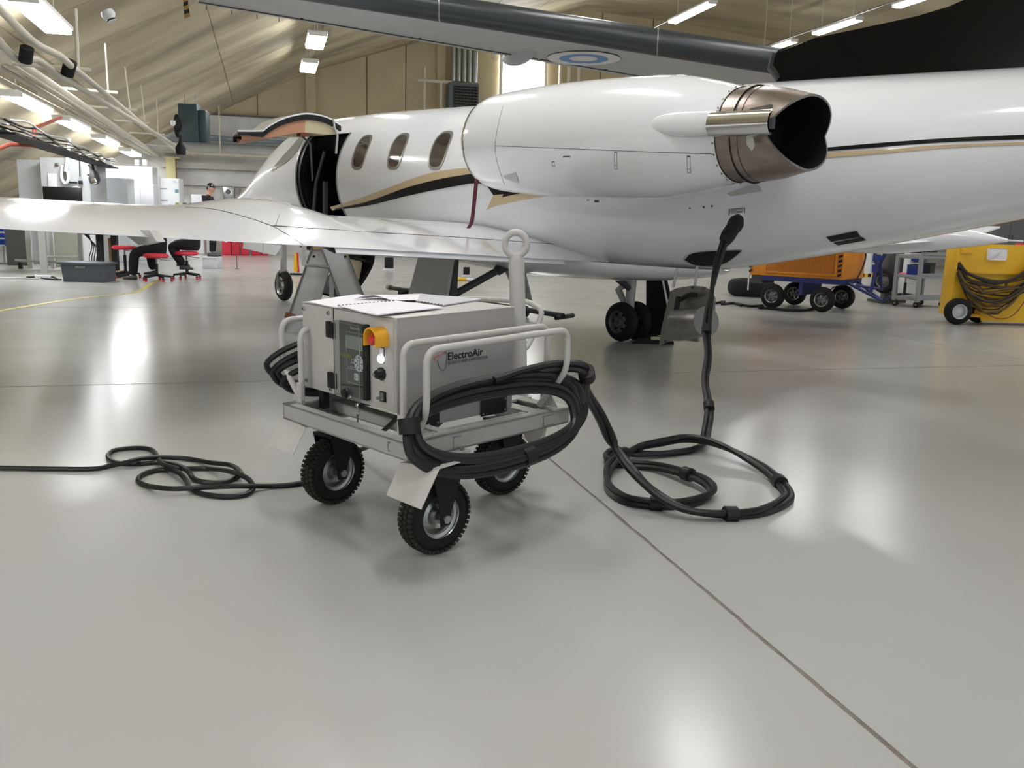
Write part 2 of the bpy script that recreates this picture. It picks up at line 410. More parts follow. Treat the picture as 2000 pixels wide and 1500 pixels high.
# pair of pipes with an offset jog near the camera, then straight down the hall
def pairpipe(sx, lab):
    near = [P(-40+sx*16, 0+sx*-6, 7.2), P(30+sx*16, 78+sx*-14, 7.6), P(62+sx*16, 103+sx*-13, 7.9), P(95+sx*20, 112+sx*-4, 8.2), P(125+sx*12, 135+sx*-8, 8.6)]
    far = P(362+sx*-10, 302+sx*0, 29.5)
    pts = cat_rom(near, 5)+[near[-1].lerp(far, t) for t in (.1, .3, .6, 1)]
    return run(pts, .032, 'ceiling_pipe', pipe_m, lab, 'pipe')
pairpipe(1, 'upper white pipe of the pair jogging through black clamps under the roof')
pairpipe(-1.2, 'lower white pipe of the pair jogging through black clamps under the roof')
b = B(); b.cyl(P(53, 93, 7.7), P(49, 120, 7.75), .055, n=12); tag(b.obj('pipe_clamp', blackm), 'black clamp gripping the pipe pair near the left edge', 'clamp')
b = B(); b.cyl(P(138, 120, 8.65), P(131, 146, 8.7), .06, n=12); tag(b.obj('pipe_clamp', blackm), 'black clamp where the pipe pair straightens, right of the left-edge clamp', 'clamp')
for i, (x0, y0, x1, y1, r, lab) in enumerate(((10, 108, 307, 303, .065, 'thick white insulated duct running down the hall under the roof'), (-5, 128, 300, 304, .032, 'white pipe close below the thick insulated duct'), (-30, 138, 292, 302, .022, 'thin white pipe lowest of the bundle under the thick duct'), (20, 124, 304, 303, .02, 'thin pipe between the thick duct and the pipe below it'))):
    run([P(x0, y0, 9.0), P(x1, y1, 30.5)], r, 'ceiling_pipe', pipe_m, lab, 'pipe')
run([P(90, 310, 19), P(312, 306, 31), P(400, 309, 31.2)], .03, 'ceiling_pipe', pipe_m, 'thin level pipe joining the duct end to the far wall', 'pipe') if 0 else None
# hanging strut rails and rods that carry the pipes
struts = [((2, 122), (178, 137), (147, 17, 152, 132), 9.0), ((110, 171), (230, 181), (205.5, 85, 211.5, 178), 13.0), ((170, 207), (268, 215), (244, 131, 254, 213), 16.5), ((222, 234), (292, 240), (275, 166, 283, 236), 20.0), ((250, 258), (322, 263), (305.5, 196, 309, 261), 23.5), ((275, 282), (345, 287), None, 27)]
names = ['nearest', 'second', 'third', 'fourth', 'fifth', 'sixth']
for i, (p, q, rod, Y) in enumerate(struts):
    t = thing('pipe_hanger', names[i]+' hanger rail carrying the ceiling pipes, counted from the camera', 'hanger', P((p[0]+q[0])/2, (p[1]+q[1])/2, Y))
    o_ = t.location.copy()
    b = B(); b.tube([P(p[0], p[1], Y)-o_, P(q[0], q[1], Y+.3)-o_], .02, 6); b.obj('rail', pipe_m, t)
    if rod:
        b = B(); b.tube([P(rod[2], rod[3], Y)-o_, P(rod[0], rod[1], Y)-o_], .012 if i else .02, 6); b.obj('rod', pipe_m, t)
b = B(); b.tube([P(427, 196, 30), P(430.5, 300, 30)], .025, 6); tag(b.obj('hanger_rod', pipe_m), 'single thin white rod hanging in front of the far wall over the standing man', 'rod')
# black cable tray at left with wires
t = thing('cable_tray', 'black cable tray with loose white wires sloping away above the tool cupboard', 'cable tray', P(100, 300, 15))
o_ = t.location.copy()
def tr(px, py, Y): return P(px, py, Y)-o_
b = B(); A = tr(-30, 260, 11); C_ = tr(205, 329, 24)
b.prism([A, A+BV*.34, A+BV*.34+V((0, 0, .03)), A+V((0, 0, .03))], C_-A); b.prism([A+V((0, 0, .03)), A+BV*.03+V((0, 0, .03)), A+BV*.03+V((0, 0, .1)), A+V((0, 0, .1))], C_-A); b.obj('tray', blackm, t)
for k in range(7):
    pts = []
    for i in range(14):
        f_ = i/13; q = A.lerp(C_, f_); pts.append(q+BV*(.05+.04*k+.02*math.sin(i*1.7+k))+V((0, 0, .08+.02*k+.03*math.sin(i*2.3+k*1.9))))
    b = B(); b.tube(cat_rom(pts, 3), .014, 6); b.obj('wire', [cab_w, steel, blackm][k % 3], t)
# red sprinkler pipe
rp = mat('red_pipe', (168, 82, 62), .5)
run(fillet([P(-20, 298, 12), P(18, 282, 13), P(67, 284, 13.5), P(67, 250, 13.6), P(118, 230, 16)], .08), .03, 'sprinkler_pipe', rp, 'red sprinkler pipe stepping up below the left wall lamps', 'pipe')
# smoke detector
t = thing('smoke_detector', 'round white smoke detector on the left roof slope', 'detector', P(213, 31, 11.0)); t.rotation_euler = (0, math.radians(-26), bt)
b = B(); b.lathe([(.0, .06), (.07, .06), (.08, .03), (.08, .0), (.055, -.03), (.05, -.07), (.0, -.075)], n=20); b.obj('detector_body', cab_w, t)
b = B(); b.lathe([(.052, -.035), (.056, -.05), (.052, -.06)], n=20, cap=False); b.obj('sensor_grille', blackp, t)
# dark green unit heater hanging at left
t = thing('unit_heater', 'dark green unit heater hanging from the roof above the standing man', 'heater', P(374, 276, 21.5), .1); t.scale = (.8, .8, .8)
b = B(); b.box((-.02, 0, .5), (.55, .55, 1.1), bev=.02); b.obj('heater_casing', teal, t)
b = B(); b.box((.36, .1, .43), (.25, .5, .95), bev=.05); b.obj('side_panel', teal, t)
b = B(); b.lathe([(.0, -.2), (.12, -.2), (.32, .0), (.34, .05), (0, .05)], (-.33, -.1, .42), (V((0, 1, 0)), V((0, 0, 1)), V((-1, 0, 0))), n=20); b.obj('fan_cowl', blackm, t)
for sx in (-.15, .15): b = B(); b.cyl((sx, 0, 1.05), (sx, 0, 1.35), .012, n=6); b.obj('hanger_rod', steel, t)
t = thing('loudspeaker', 'small black horn loudspeaker hanging below the dark green heater', 'speaker', P(353, 292, 20.6), bt); t.scale = (.78, .78, .78)
b = B(); b.lathe([(.05, .0), (.14, .0), (.15, .2), (.06, .35), (.04, .4)], (0, 0, -.15), n=14); b.obj('horn', blackm, t); b = B(); b.box((0, 0, .3), (.08, .08, .2)); b.obj('bracket', blackm, t)
t = thing('security_camera', 'small white dome camera on the black heater cowl', 'camera', P(338, 243, 20.9), bt); t.scale = (.8, .8, .8)
b = B(); b.lathe([(0, .1), (.07, .1), (.07, .03), (.05, -.03), (0, -.05)], n=12); b.obj('dome', cab_w, t)
# second heater with grille and corrugated metal panel
t = thing('wall_heater', 'grey unit heater with slatted black grille above the jet cabin', 'heater', H(7.0, FAR-.8, 5.3), bt)
b = B()
b.box((0, .25, .45), (1.1, .5, 1.05), bev=.02); b.obj('heater_casing', mat('heater_grey', (92, 104, 110), .5), t)
b = B(); b.box((.05, -.02, .43), (.9, .03, .85)); b.obj('grille_back', blackm, t)
for k in range(8): b = B(); b.box((.05, -.05, .08+.1*k), (.9, .05, .015), Matrix.Rotation(.5, 3, 'X')); b.obj('slat', steel, t)
for k in range(8): b = B(); b.box((-.38+.12*k, -.07, .43), (.014, .02, .85)); b.obj('slat', darkg, t)
t = thing('corrugated_panel', 'shiny corrugated metal flue panel above the grille heater', 'panel', H(7.05, FAR-.5, 6.35), bt)
for k in range(5): b = B(); b.cyl((-.4+.2*k, 0, 0), (-.4+.2*k, 0, 1.35), .095, n=12); b.obj('rib', zinc, t)
run(fillet([H(5.6, FAR-.5, 5.0), H(5.6, FAR-.5, 6.75)], .1), .05, 'heater_pipe', pipe_m, 'short upright white pipe left of the grille heater', 'pipe')
run([H(5.35, FAR-.55, 6.3), H(6.6, FAR-.55, 6.3)], .06, 'heater_pipe', pipe_m, 'short level white pipe feeding the grille heater', 'pipe')
run([H(6.2, FAR-.55, 5.0), H(6.2, FAR-.55, 6.3)], .05, 'heater_pipe', pipe_m, 'second upright white pipe beside the grille heater', 'pipe')
for i, a in enumerate((10.75, 11.1, 11.5)):
    run([H(a, FAR-.4, 5.5), H(a, FAR-.4, 8.4)], .06, 'wall_conduit', pipe_m, ['nearest to the bright window', 'middle', 'furthest from the bright window'][i]+' of three upright white conduits on the far wall', 'pipe')
# light tracks under the right ceiling
run([H(17.2, 14, 7.75), H(17.2, 30, 7.75)], .03, 'lamp_track', steel, 'thin steel track above the lamps over the black fin', 'track')
run([H(12.4, 14, 7.75), H(12.4, 30, 7.75)], .03, 'lamp_track', steel, 'thin steel track above the lamp left of the black fin', 'track')

# ================================================================ GROUND POWER CART
def rx(a): return Matrix.Rotation(a, 3, 'X')
def ry(a): return Matrix.Rotation(a, 3, 'Y')
def rz_(a): return Matrix.Rotation(a, 3, 'Z')
CM = Matrix.Translation((-.4314, 3.2783, 0)) @ (rz_(math.radians(-44.72)) @ rx(math.radians(1.3)) @ ry(math.radians(.73))).to_4x4()
CI = CM.inverted()
cart = thing('ground_power_cart', 'light grey three-wheeled ground power cart with control cabinet, tube rails and lifting ring', 'power cart')
cart.matrix_world = CM
def cx(px, py, x): return plane(px, py, CM, 0, x)
def cy(px, py, y): return plane(px, py, CM, 1, y)
def cz(px, py, z): return plane(px, py, CM, 2, z)
X0, X1, Y0, Y1, ZF = -.645, .205, -.118, .762, .475
# frame: four channel members, cross members, corner gussets
def channel(name, p0, p1, inward, z=ZF, h=.068, w=.045, t=.007):
    b = B(); p0 = V(p0); p1 = V(p1); d = (p1-p0); n = V(inward)
    def slab(a, off, th): b.prism([a, a+off, a+off+th, a+th], d)
    slab(p0+V((0, 0, z-h)), n*t, V((0, 0, h)))
    slab(p0+V((0, 0, z-t)), n*w, V((0, 0, t)))
    slab(p0+V((0, 0, z-h)), n*w, V((0, 0, t)))
    return b.obj(name, powder, cart, ang=30)
fr = channel('frame_rail', (X0, Y0, 0), (X1, Y0, 0), (0, 1, 0)); 
channel('frame_rail', (X1, Y0+.05, 0), (X1, Y1, 0), (-1, 0, 0), w=.05)
channel('frame_rail', (X0, Y0, 0), (X0, Y1, 0), (1, 0, 0))
channel('frame_rail', (X0, Y1, 0), (X1, Y1, 0), (0, -1, 0), w=.06)
channel('cross_member', (X0, .10, 0), (X1, .10, 0), (0, 1, 0), z=ZF-.012, h=.05)
channel('cross_member', (X0, .60, 0), (X1, .60, 0), (0, 1, 0), z=ZF-.012, h=.05, w=.07)
channel('cross_member', (.09, Y0, 0), (.09, Y1, 0), (1, 0, 0), z=ZF-.014, h=.04, w=.02)
b = B(); b.box((-.22, .70, ZF-.005), (.34, .12, .012)); b.obj('deck_plate', powder_l, cart, smooth=False)
b = B(); b.box((X1-.035, Y1-.05, ZF+.004), (.10, .09, .008), rz_(-.1)); b.obj('corner_plate', powder_l, cart, smooth=False)
# cabinet
CW, CL, ZT, ZA, ZS = .654, .62, .895, .531, .455
b = B(); b.box((-CW/2, CL/2, (ZT+ZA)/2), (CW-.004, CL-.004, ZT-ZA-.002), bev=.004); cab = b.obj('cabinet', panelg, cart)
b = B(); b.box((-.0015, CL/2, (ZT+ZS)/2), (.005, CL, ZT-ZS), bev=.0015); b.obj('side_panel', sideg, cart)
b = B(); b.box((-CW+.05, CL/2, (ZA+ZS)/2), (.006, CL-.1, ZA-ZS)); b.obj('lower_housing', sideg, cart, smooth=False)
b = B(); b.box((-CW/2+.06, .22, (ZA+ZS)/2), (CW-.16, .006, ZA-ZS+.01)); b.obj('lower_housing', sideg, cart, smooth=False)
b = B(); b.box((-.555, .03, (ZA+ZS)/2-.002), (.035, .03, ZA-ZS+.012)); b.obj('cabinet_foot', blackp, cart, smooth=False)
b = B(); b.box((-.3, .3, ZA-.004), (.5, .5, .006)); b.obj('base_plate', darkg, cart, smooth=False)
b = B(); b.box((-CW/2, CL/2, ZT+.0015), (CW+.004, CL+.006, .005), bev=.0015); b.obj('top_panel', powder_l, cart)
b = B(); b.box((-CW+.1185, -.002, (ZT+ZA)/2), (.233, .006, ZT-ZA-.004), bev=.002); b.obj('fixed_front_panel', powder_l, cart)
b = B(); b.box((-.2145, -.002, (ZT+ZA)/2-.001), (.397, .006, ZT-ZA-.003), bev=.002); door = b.obj('control_door', powder_l, cart)
b = B(); b.box((-.4175, -.0035, (ZT+ZA)/2), (.0035, .005, ZT-ZA-.01)); b.obj('panel_gap', darkg, cart, smooth=False)
b = B(); b.box((-.006, -.0035, (ZT+ZA)/2), (.018, .009, ZT-ZA), bev=.002); b.obj('door_edge_strip', panelg, cart)
for x, z in ((-.638, .872), (-.452, .872), (-.632, .562), (-.446, .552)):
    b = B(); b.lathe([(.0, .0), (.009, .0), (.009, .004), (.0055, .008), (0, .009)], (x, -.004, z), (V((1, 0, 0)), V((0, 0, 1)), V((0, -1, 0))), n=16); b.obj('panel_bolt', zinc, cart)
    b = B(); b.cyl((x, -.012, z), (x, -.0135, z), .0035, n=6); b.obj('bolt_socket', blackm, cart)
for x, z in ((-.432, .806), (-.428, .594)):
    b = B(); b.box((x-.010, -.012, z), (.030, .018, .068), bev=.005); b.box((x+.018, -.011, z-.001), (.020, .014, .066), bev=.004); h_ = b.obj('hinge', blackp, cart)
    b = B(); b.cyl((x+.005, -.014, z-.03), (x+.005, -.014, z+.03), .006, n=10); b.obj('hinge_pin', blackm, h_)
# controller window
glass = bpy.data.materials.new('clear_cover'); glass.use_nodes = True
gn = glass.node_tree; gn.nodes.remove(gn.nodes['Principled BSDF']); g_ = gn.nodes.new('ShaderNodeBsdfGlossy'); g_.inputs['Roughness'].default_value = .04
gt = gn.nodes.new('ShaderNodeBsdfTransparent'); gt.inputs[0].default_value = (.93, .95, .95, 1); gx = gn.nodes.new('ShaderNodeMixShader'); gx.inputs[0].default_value = .07
gn.links.new(gt.outputs[0], gx.inputs[1]); gn.links.new(g_.outputs[0], gx.inputs[2]); gn.links.new(gx.outputs[0], gn.nodes['Material Output'].inputs[0])
wx0, wx1, wz0, wz1 = -.386, -.212, .548, .852
wc = ((wx0+wx1)/2, (wz0+wz1)/2)
ctrl_back = mat('controller_face', (86, 88, 87), .35, var=.04)
b = B(); b.box((wc[0], -.010, wc[1]), (wx1-wx0, .012, wz1-wz0), bev=.003); ctl = b.obj('controller', ctrl_back, cart)
b = B(); b.box((wx1+.016, -.018, wc[1]+.004), (.024, .030, wz1-wz0), bev=.006); b.obj('cover_side', blackp, ctl)
b = B()
for q, s in (((wc[0], -.045, wc[1]), (wx1-wx0+.002, .003, wz1-wz0+.004)), ((wx0, -.028, wc[1]), (.004, .034, wz1-wz0)), ((wc[0], -.028, wz1), (wx1-wx0, .034, .004)), ((wc[0], -.028, wz0), (wx1-wx0, .034, .004))): b.box(q, s, bev=.001)
b.obj('clear_cover', glass, ctl)
b = B()
for q in ((wx0+.003, wz0+.003), (wx0+.003, wz1-.003), (wx1-.003, wz1-.003), (wx1-.003, wz0+.003)): pass
b.tube([(wx0+.003, -.046, wz0+.003), (wx0+.003, -.046, wz1-.003), (wx1, -.046, wz1-.003), (wx1, -.046, wz0+.003)], .0022, 6, closed=True); b.obj('cover_rim', zinc, ctl)
def flat(poly, y, m, name, par, th=.0012):
    b = B(); b.prism([(x, y, z) for x, z in poly], (0, -th, 0)); return b.obj(name, m, par, smooth=False)
def rrect(x0, x1, z0, z1, r, n=5):
    out = []
    for cx_, cz_, a in ((x1-r, z1-r, 0), (x0+r, z1-r, PI/2), (x0+r, z0+r, PI), (x1-r, z0+r, 1.5*PI)):
        for k in range(n+1): out.append((cx_+r*math.cos(a+PI/2*k/n), cz_+r*math.sin(a+PI/2*k/n)))
    return out
flat(rrect(-.340, -.222, .745, .80, .004), -.016, mat('lcd_grey', (150, 152, 148), .2), 'display', ctl)
flat(rrect(-.378, -.30, .705, .722, .002), -.016, mat('label_olive', (120, 116, 66), .5), 'yellow_label', ctl)
# keypad ring
flat([(-.250+.031*math.cos(t), .693+.034*math.sin(t)) for t in (2*PI*k/32 for k in range(32))], -.0165, cab_w, 'keypad', ctl)
for k in range(4):
    t = PI/4+k*PI/2; b = B(); b.tube([(-.250+.012*math.cos(t), -.0185, .693+.012*math.sin(t)), (-.250+.031*math.cos(t), -.0185, .693+.034*math.sin(t))], .0009, 5); b.obj('key_divider', ctrl_back, ctl)
for k in range(4):
    t = k*PI/2; cx_, cz_ = -.250+.021*math.cos(t), .693+.023*math.sin(t)
    flat([(cx_+.005*math.cos(t+a), cz_+.005*math.sin(t+a)) for a in (0, 2.2, -2.2)], -.0178, blackp, 'key_arrow', ctl)
b = B(); b.tube([(-.250+.010*math.cos(t), -.0182, .693+.010*math.sin(t)) for t in (2*PI*k/20 for k in range(20))], .0009, 5, closed=True); b.obj('key_centre', ctrl_back, ctl)
flat(rrect(-.282, -.256, .622, .650, .004), -.0165, cab_w, 'start_key', ctl)
b = B(); b.tube([(-.269+.006*math.cos(t), -.018, .636+.006*math.sin(t)) for t in (2*PI*k/16 for k in range(16))], .0008, 5, closed=True); b.obj('start_symbol', blackp, ctl)
for (za, zb) in ((.672, .812), (.606, .664)):
    b = B(); b.tube([(x, -.0165, z) for x, z in rrect(-.335, -.214, za, zb, .008)], .0007, 5, closed=True); b.obj('key_outline', cab_w, ctl)
for x, z in ((-.300, .700), (-.288, .703), (-.300, .690), (-.288, .690)):
    b = B(); b.cyl((x, -.015, z), (x, -.018, z), .003, n=8); b.obj('indicator', cab_w, ctl)
b = B(); b.prism([(-.375, -.017, .584), (-.37, -.017, .592), (-.225, -.017, .606), (-.225, -.017, .600)], (0, -.002, 0)); b.obj('dark_bar', blackp, ctl)
text('ElectroAir', .016, Matrix.Translation((-.305, -.017, .826)) @ rx(PI/2).to_4x4(), 'controller_lettering', cab_w, ctl)
b = B(); b.lathe([(0, 0), (.020, 0), (.022, .004), (.018, .008), (.018, .02), (0, .021)], (-.305, -.046, .566), (V((1, 0, 0)), V((0, 0, 1)), V((0, -1, 0))), n=10); b.obj('cover_knob', blackp, ctl)
b = B(); b.lathe([(0, 0), (.008, 0), (.010, .006), (.006, .014), (0, .016)], (-.275, -.046, .556), (V((1, 0, 0)), V((0, 0, 1)), V((0, -1, 0))), n=10); b.obj('cover_lock', zinc, ctl)
# emergency stop with yellow shroud
b = B(); r1, r2 = .040, .034
sh = []
for y_ in (-.004, -.062):
    sh.append([(-.108+r1*math.cos(t), y_, .818+r1*1.0*math.sin(t)) for t in (PI*k/16 for k in range(17))]+[(-.108-r1, y_, .785)])
outer = [(-.108+r1, .785)]+[(-.108+r1*math.cos(t), .818+r1*math.sin(t)) for t in (PI*k/18 for k in range(19))]+[(-.108-r1, .785)]
inner = [(-.108-r2, .785)]+[(-.108-r2*math.cos(t), .818+r2*math.sin(t)) for t in (PI*k/18 for k in range(19))]+[(-.108+r2, .785)]
ring_ = outer+inner
n_ = len(outer)
A = [b.bm.verts.new((x, -.004, z)) for x, z in outer]; A2 = [b.bm.verts.new((x, -.066, z)) for x, z in outer]
I1 = [b.bm.verts.new((x, -.004, z)) for x, z in inner[::-1]]; I2 = [b.bm.verts.new((x, -.066, z)) for x, z in inner[::-1]]
for i in range(n_-1):
    b.face([A[i], A[i+1], A2[i+1], A2[i]]); b.face([I1[i], I2[i], I2[i+1], I1[i+1]]); b.face([A2[i], A2[i+1], I2[i+1], I2[i]]); b.face([A[i], I1[i], I1[i+1], A[i+1]])
b.face([A[0], A2[0], I2[0], I1[0]]); b.face([A[-1], I1[-1], I2[-1], A2[-1]])
es = b.obj('emergency_stop_shroud', yellow, cart)
b = B(); b.lathe([(0, 0), (.034, 0), (.034, .006), (0, .006)], (-.108, -.004, .815), (V((1, 0, 0)), V((0, 0, 1)), V((0, -1, 0))), n=20); b.obj('shroud_base', yellow, es)
b = B(); b.lathe([(0, 0), (.012, 0), (.012, .03), (.0185, .034), (.020, .044), (.014, .052), (0, .054)], (-.112, -.008, .808), (V((1, 0, 0)), V((0, 0, 1)), V((0, -1, 0))), n=20); b.obj('emergency_button', red, es)
# indicator, knob, socket, key lock
ctl.location = (.018, 0, 0); ctl.scale = (1, .8, 1); es.location = (.022, 0, 0)
flat(rrect(-.106, -.074, .714, .776, .003), -.005, blackp, 'indicator_label_plate', cart)
flat(rrect(-.103, -.077, .749, .773, .002), -.0065, paper, 'indicator_label', cart)
b = B(); b.lathe([(0, 0), (.018, 0), (.018, .006), (.014, .012), (0, .015)], (-.091, -.006, .731), (V((1, 0, 0)), V((0, 0, 1)), V((0, -1, 0))), n=20); b.obj('lit_push_button', white_em, cart)
b = B(); b.lathe([(0, 0), (.026, 0), (.026, .008), (.021, .010), (.017, .028), (0, .03)], (-.091, -.005, .672), (V((1, 0, 0)), V((0, 0, 1)), V((0, -1, 0))), n=9); kn = b.obj('rotary_switch', blackp, cart)
b = B(); b.lathe([(.0, .0), (.008, .0), (.008, .002), (0, .002)], (-.103, -.0355, .670), (V((1, 0, 0)), V((0, 0, 1)), V((0, -1, 0))), n=12); b.obj('switch_marker', zinc, kn)
b = B(); b.box((-.083, -.008, .583), (.036, .008, .042), bev=.003); so = b.obj('service_switch', blackp, cart)
b = B(); b.box((-.086, -.0125, .583), (.026, .002, .032), bev=.002); b.lathe([(0, 0), (.007, 0), (.005, .022), (0, .024)], (-.092, -.012, .578), (V((1, 0, 0)), V((0, 0, 1)), V((0, -1, 0))), n=10); b.obj('switch_toggle', zinc, so)
# side lettering and logo
TM = Matrix(((0, 0, 1, .0028), (1, 0, 0, 0), (0, 1, 0, 0), (0, 0, 0, 1)))
def side_text(s, size, y, z, name, m, sx, bold=0): return text(s, size, TM @ Matrix.Translation((y, z, 0)), name, m, cart, sx, bold=bold)
side_text('ElectroAir', .043, .247, .7105, 'side_lettering', blackp, 1.08, .0007)
side_text('QUALITY AND INNOVATION', .0185, .249, .6925, 'side_small_lettering', mat('print_grey', (104, 94, 98), .6), .90, .0002)
def arc2(pts, r, m, name):
    b = B(); b.tube(cat_rom([(.003, y, z) for y, z in pts], 6), r, 5); b.obj(name, m, cart)
arc2([(.188, .716), (.178, .722), (.180, .730), (.205, .734), (.236, .742)], [.0006, .003, .003, .003]*0 or .0014, red, 'logo_swoosh')
arc2([(.226, .744), (.240, .742), (.243, .715), (.236, .680), (.226, .672)], .0012, mat('logo_grey', (90, 96, 100), .5), 'logo_loop')
arc2([(.196, .716), (.204, .690), (.218, .672), (.228, .672)], .0012, mat('logo_green', (84, 104, 96), .5), 'logo_loop')
for y0_, y1_, z0_, z1_ in ((.135, .205, .452, .53), (.43, .583, .447, .52)):
    b = B(); b.box((.0045, (y0_+y1_)/2, (z0_+z1_)/2), (.006, y1_-y0_, z1_-z0_), bev=.004); pl = b.obj('cover_plate', blackm, cart)
    for y_, z_ in ((y0_+.012, z0_+.012), (y1_-.012, z1_-.012), (y1_-.012, z0_+.012)):
        b = B(); b.cyl((.007, y_, z_), (.010, y_, z_), .0045, n=10); b.obj('plate_screw', zinc, pl)
b = B(); b.cyl((.001, .05, .545), (.004, .05, .545), .004, n=8); b.obj('panel_rivet', zinc, cart)
# rails
TR = .0128
def rail(pts, name='rail', r=TR, f=.055, m=powder_l):
    b = B(); b.tube(fillet(pts, f, 7), r, 14); return b.obj(name, m, cart)
rail([(.13, -.074, ZF-.01), (.13, -.074, .822), (.13, .695, .826), (.13, .695, ZF-.01)], 'inner_rail')
rail([(.15, -.03, ZF-.005), (.28, -.088, .60), (.28, -.088, .822), (.28, .655, .830), (.28, .655, .66), (.12, .665, ZF+.01)], 'outer_rail')
rail([(-.61, -.045, ZF-.01), (-.61, -.045, .790), (-.61, .66, .79), (-.61, .66, ZF-.01)], 'inner_rail')
rail([(-.60, -.05, ZF), (-.76, -.045, .62), (-.76, -.045, .812), (-.76, .62, .81), (-.76, .62, .62), (-.60, .64, ZF)], 'outer_rail')
# gussets at rail feet
for x, y, s in ((.13, -.074, 1), (-.61, -.045, -1), (.13, .695, 1)):
    b = B(); b.prism([(x, y-.003, ZF), (x+s*.075, y-.003, ZF), (x+s*.012, y-.003, ZF+.085), (x, y-.003, ZF+.085)], (0, .006, 0)); b.obj('rail_gusset', powder_l, cart, smooth=False)
    b = B(); b.box((x, y-.012, ZF+.04), (.036, .006, .09)); b.obj('rail_foot_plate', powder_l, cart, smooth=False)
# lifting post with ring
px_, py_ = -.190, .835
b = B(); b.cyl((px_+.035, py_, .36), (px_-.012, py_, 1.085), .036, n=24); lp = b.obj('lifting_post', powder_l, cart)
b = B(); Cc = V((px_-.018, py_, 1.148)); ang_ = math.radians(44)
b.tube([Cc+V((math.cos(t)*math.cos(ang_)*.050, math.cos(t)*math.sin(ang_)*.050, math.sin(t)*.052)) for t in (2*PI*k/32 for k in range(32))], .0155, 12, closed=True); b.obj('lifting_ring', powder_l, lp)
b = B(); b.cyl((px_-.012, py_, 1.04), (px_-.015, py_, 1.10), .036, .026, n=20); b.obj('ring_collar', powder_l, lp)
b = B(); b.box((px_+.03, .79, .42), (.12, .12, .07)); b.obj('post_socket', powder, cart)
# tow handle behind the cabinet
pts = [cy(1005, 672, .86), cy(1026, 684, .88), cy(1052, 633, 1.0), cy(1060, 606, 1.02), cy(1032, 589, 1.0), cy(945, 584, .96), cy(900, 583, .95), cy(880, 600, .93)]
b = B(); b.tube(fillet(pts, .03, 5), .013, 12); b.obj('tow_handle', powder_l, cart)
# casters
WR, WW = .151, .088
def caster(x, y, name_pos, steer=0.0):
    world = CM @ V((x, y, 0)); zc = WR-.0005-world.z     # tyre bottom touches the floor
    b = B(); prof = []
    for k in range(25):
        t = PI*(k/24); prof.append((.086+(WR-.090)*math.sin(t)**.7, -WW/2*math.cos(t)*.95))
    M_ = Matrix.Translation((x, y, zc)) @ rz_(steer).to_4x4() @ (CM.to_3x3().inverted() @ Matrix.Rotation(math.radians(-44.72), 3, 'Z')).to_4x4()
    b.lathe(prof, axis='x', n=48, cap=False); b.bm.transform(M_); ty = b.obj('tyre', rubber, cart, fixn=True)
    b = B()
    rnd = random.Random(3)
    for k in range(44):
        for j, xo in enumerate((-.031, -.011, .011, .031)):
            t = 2*PI*(k+.5*(j % 2))/44
            rr = WR-.006 if abs(xo) > .02 else WR-.0015
            R_ = Matrix.Rotation(t, 3, 'X')
            b.box(R_ @ V((xo, 0, rr-.004)), (.015, .0135, .012), R_)
    b.bm.transform(M_); tag(b.obj('tyre_tread', treadm, ty), None, kind='stuff')
    b = B(); b.lathe([(.088, -.032), (.092, -.036), (.092, -.030), (.074, -.024), (.070, .0), (.074, .024), (.092, .030), (.092, .036), (.088, .032)], axis='x', n=36, cap=False); b.lathe([(.072, .012), (.05, .022), (.03, .014), (.028, .034), (.016, .036)], axis='x', n=24); b.lathe([(.016, -.036), (.028, -.034), (.03, -.014), (.05, -.022), (.072, -.012)], axis='x', n=24)
    b.bm.transform(M_); b.obj('wheel_rim', zinc, cart)
    b = B(); b.cyl((-.085, 0, 0), (.085, 0, 0), .008, n=10); b.cyl((.072, 0, 0), (.082, 0, 0), .017, n=6); b.cyl((-.082, 0, 0), (-.072, 0, 0), .017, n=6); b.bm.transform(M_); b.obj('axle_bolt', zinc, cart)
    b = B()
    for s in (-1, 1):
        xx = s*.063
        b.prism([(xx, -.022, -.028), (xx, .022, -.028), (xx, .026, .02), (xx, .075, .165), (xx, -.055, .165), (xx, -.03, .05)], (s*.006, 0, 0))
    b.box((0, .01, .168), (.14, .13, .012)); b.cyl((0, .01, .17), (0, .01, .205), .045, n=20); b.box((0, .01, .205), (.15, .14, .010))
    b.bm.transform(M_); b.obj('caster_fork', blackm, cart)
caster(.155, .055, 'a', -.05); caster(-.605, .10, 'b', .05); caster(-.215, .775, 'c', -.12)
# caster mounting plates
for x, y in ((.155, .06), (-.605, .10), (-.215, .78)):
    b = B(); b.box((x, y, ZF-.073), (.17, .2, .010)); mp_ = b.obj('caster_plate', powder_l, cart, smooth=False)
    for dx, dy in ((-.06, -.07), (.07, .07), (.07, -.07)):
        b = B(); b.cyl((x+dx, y+dy, ZF-.09), (x+dx, y+dy, ZF-.058), .009, n=6); b.obj('plate_bolt', zinc, mp_)
# sloping fender plates in front of / behind the tyres
def fender(pxs, y0, y1, name='fender_plate'):
    tl, tr_, br, bl = pxs
    q = [cy(*tl, y0), cy(*tr_, y0), cy(*br, y1), cy(*bl, y1)]
    b = B(); n = (q[1]-q[0]).cross(q[3]-q[0]).normalized(); b.prism(q, n*.003)
    b.prism([q[0], q[1], q[1]+V((0, .10, .004)), q[0]+V((0, .10, .004))], (0, 0, .003)); return b.obj(name, powder_l, cart, smooth=False)
fender(((781, 905), (857, 917), (822, 995), (754, 967)), -.115, -.19)
fender(((548, 812), (597, 836), (572, 889), (523, 868)), -.115, -.19)
fender(((1020, 843), (1068, 835), (1062, 862), (1040, 880)), .80, .86)
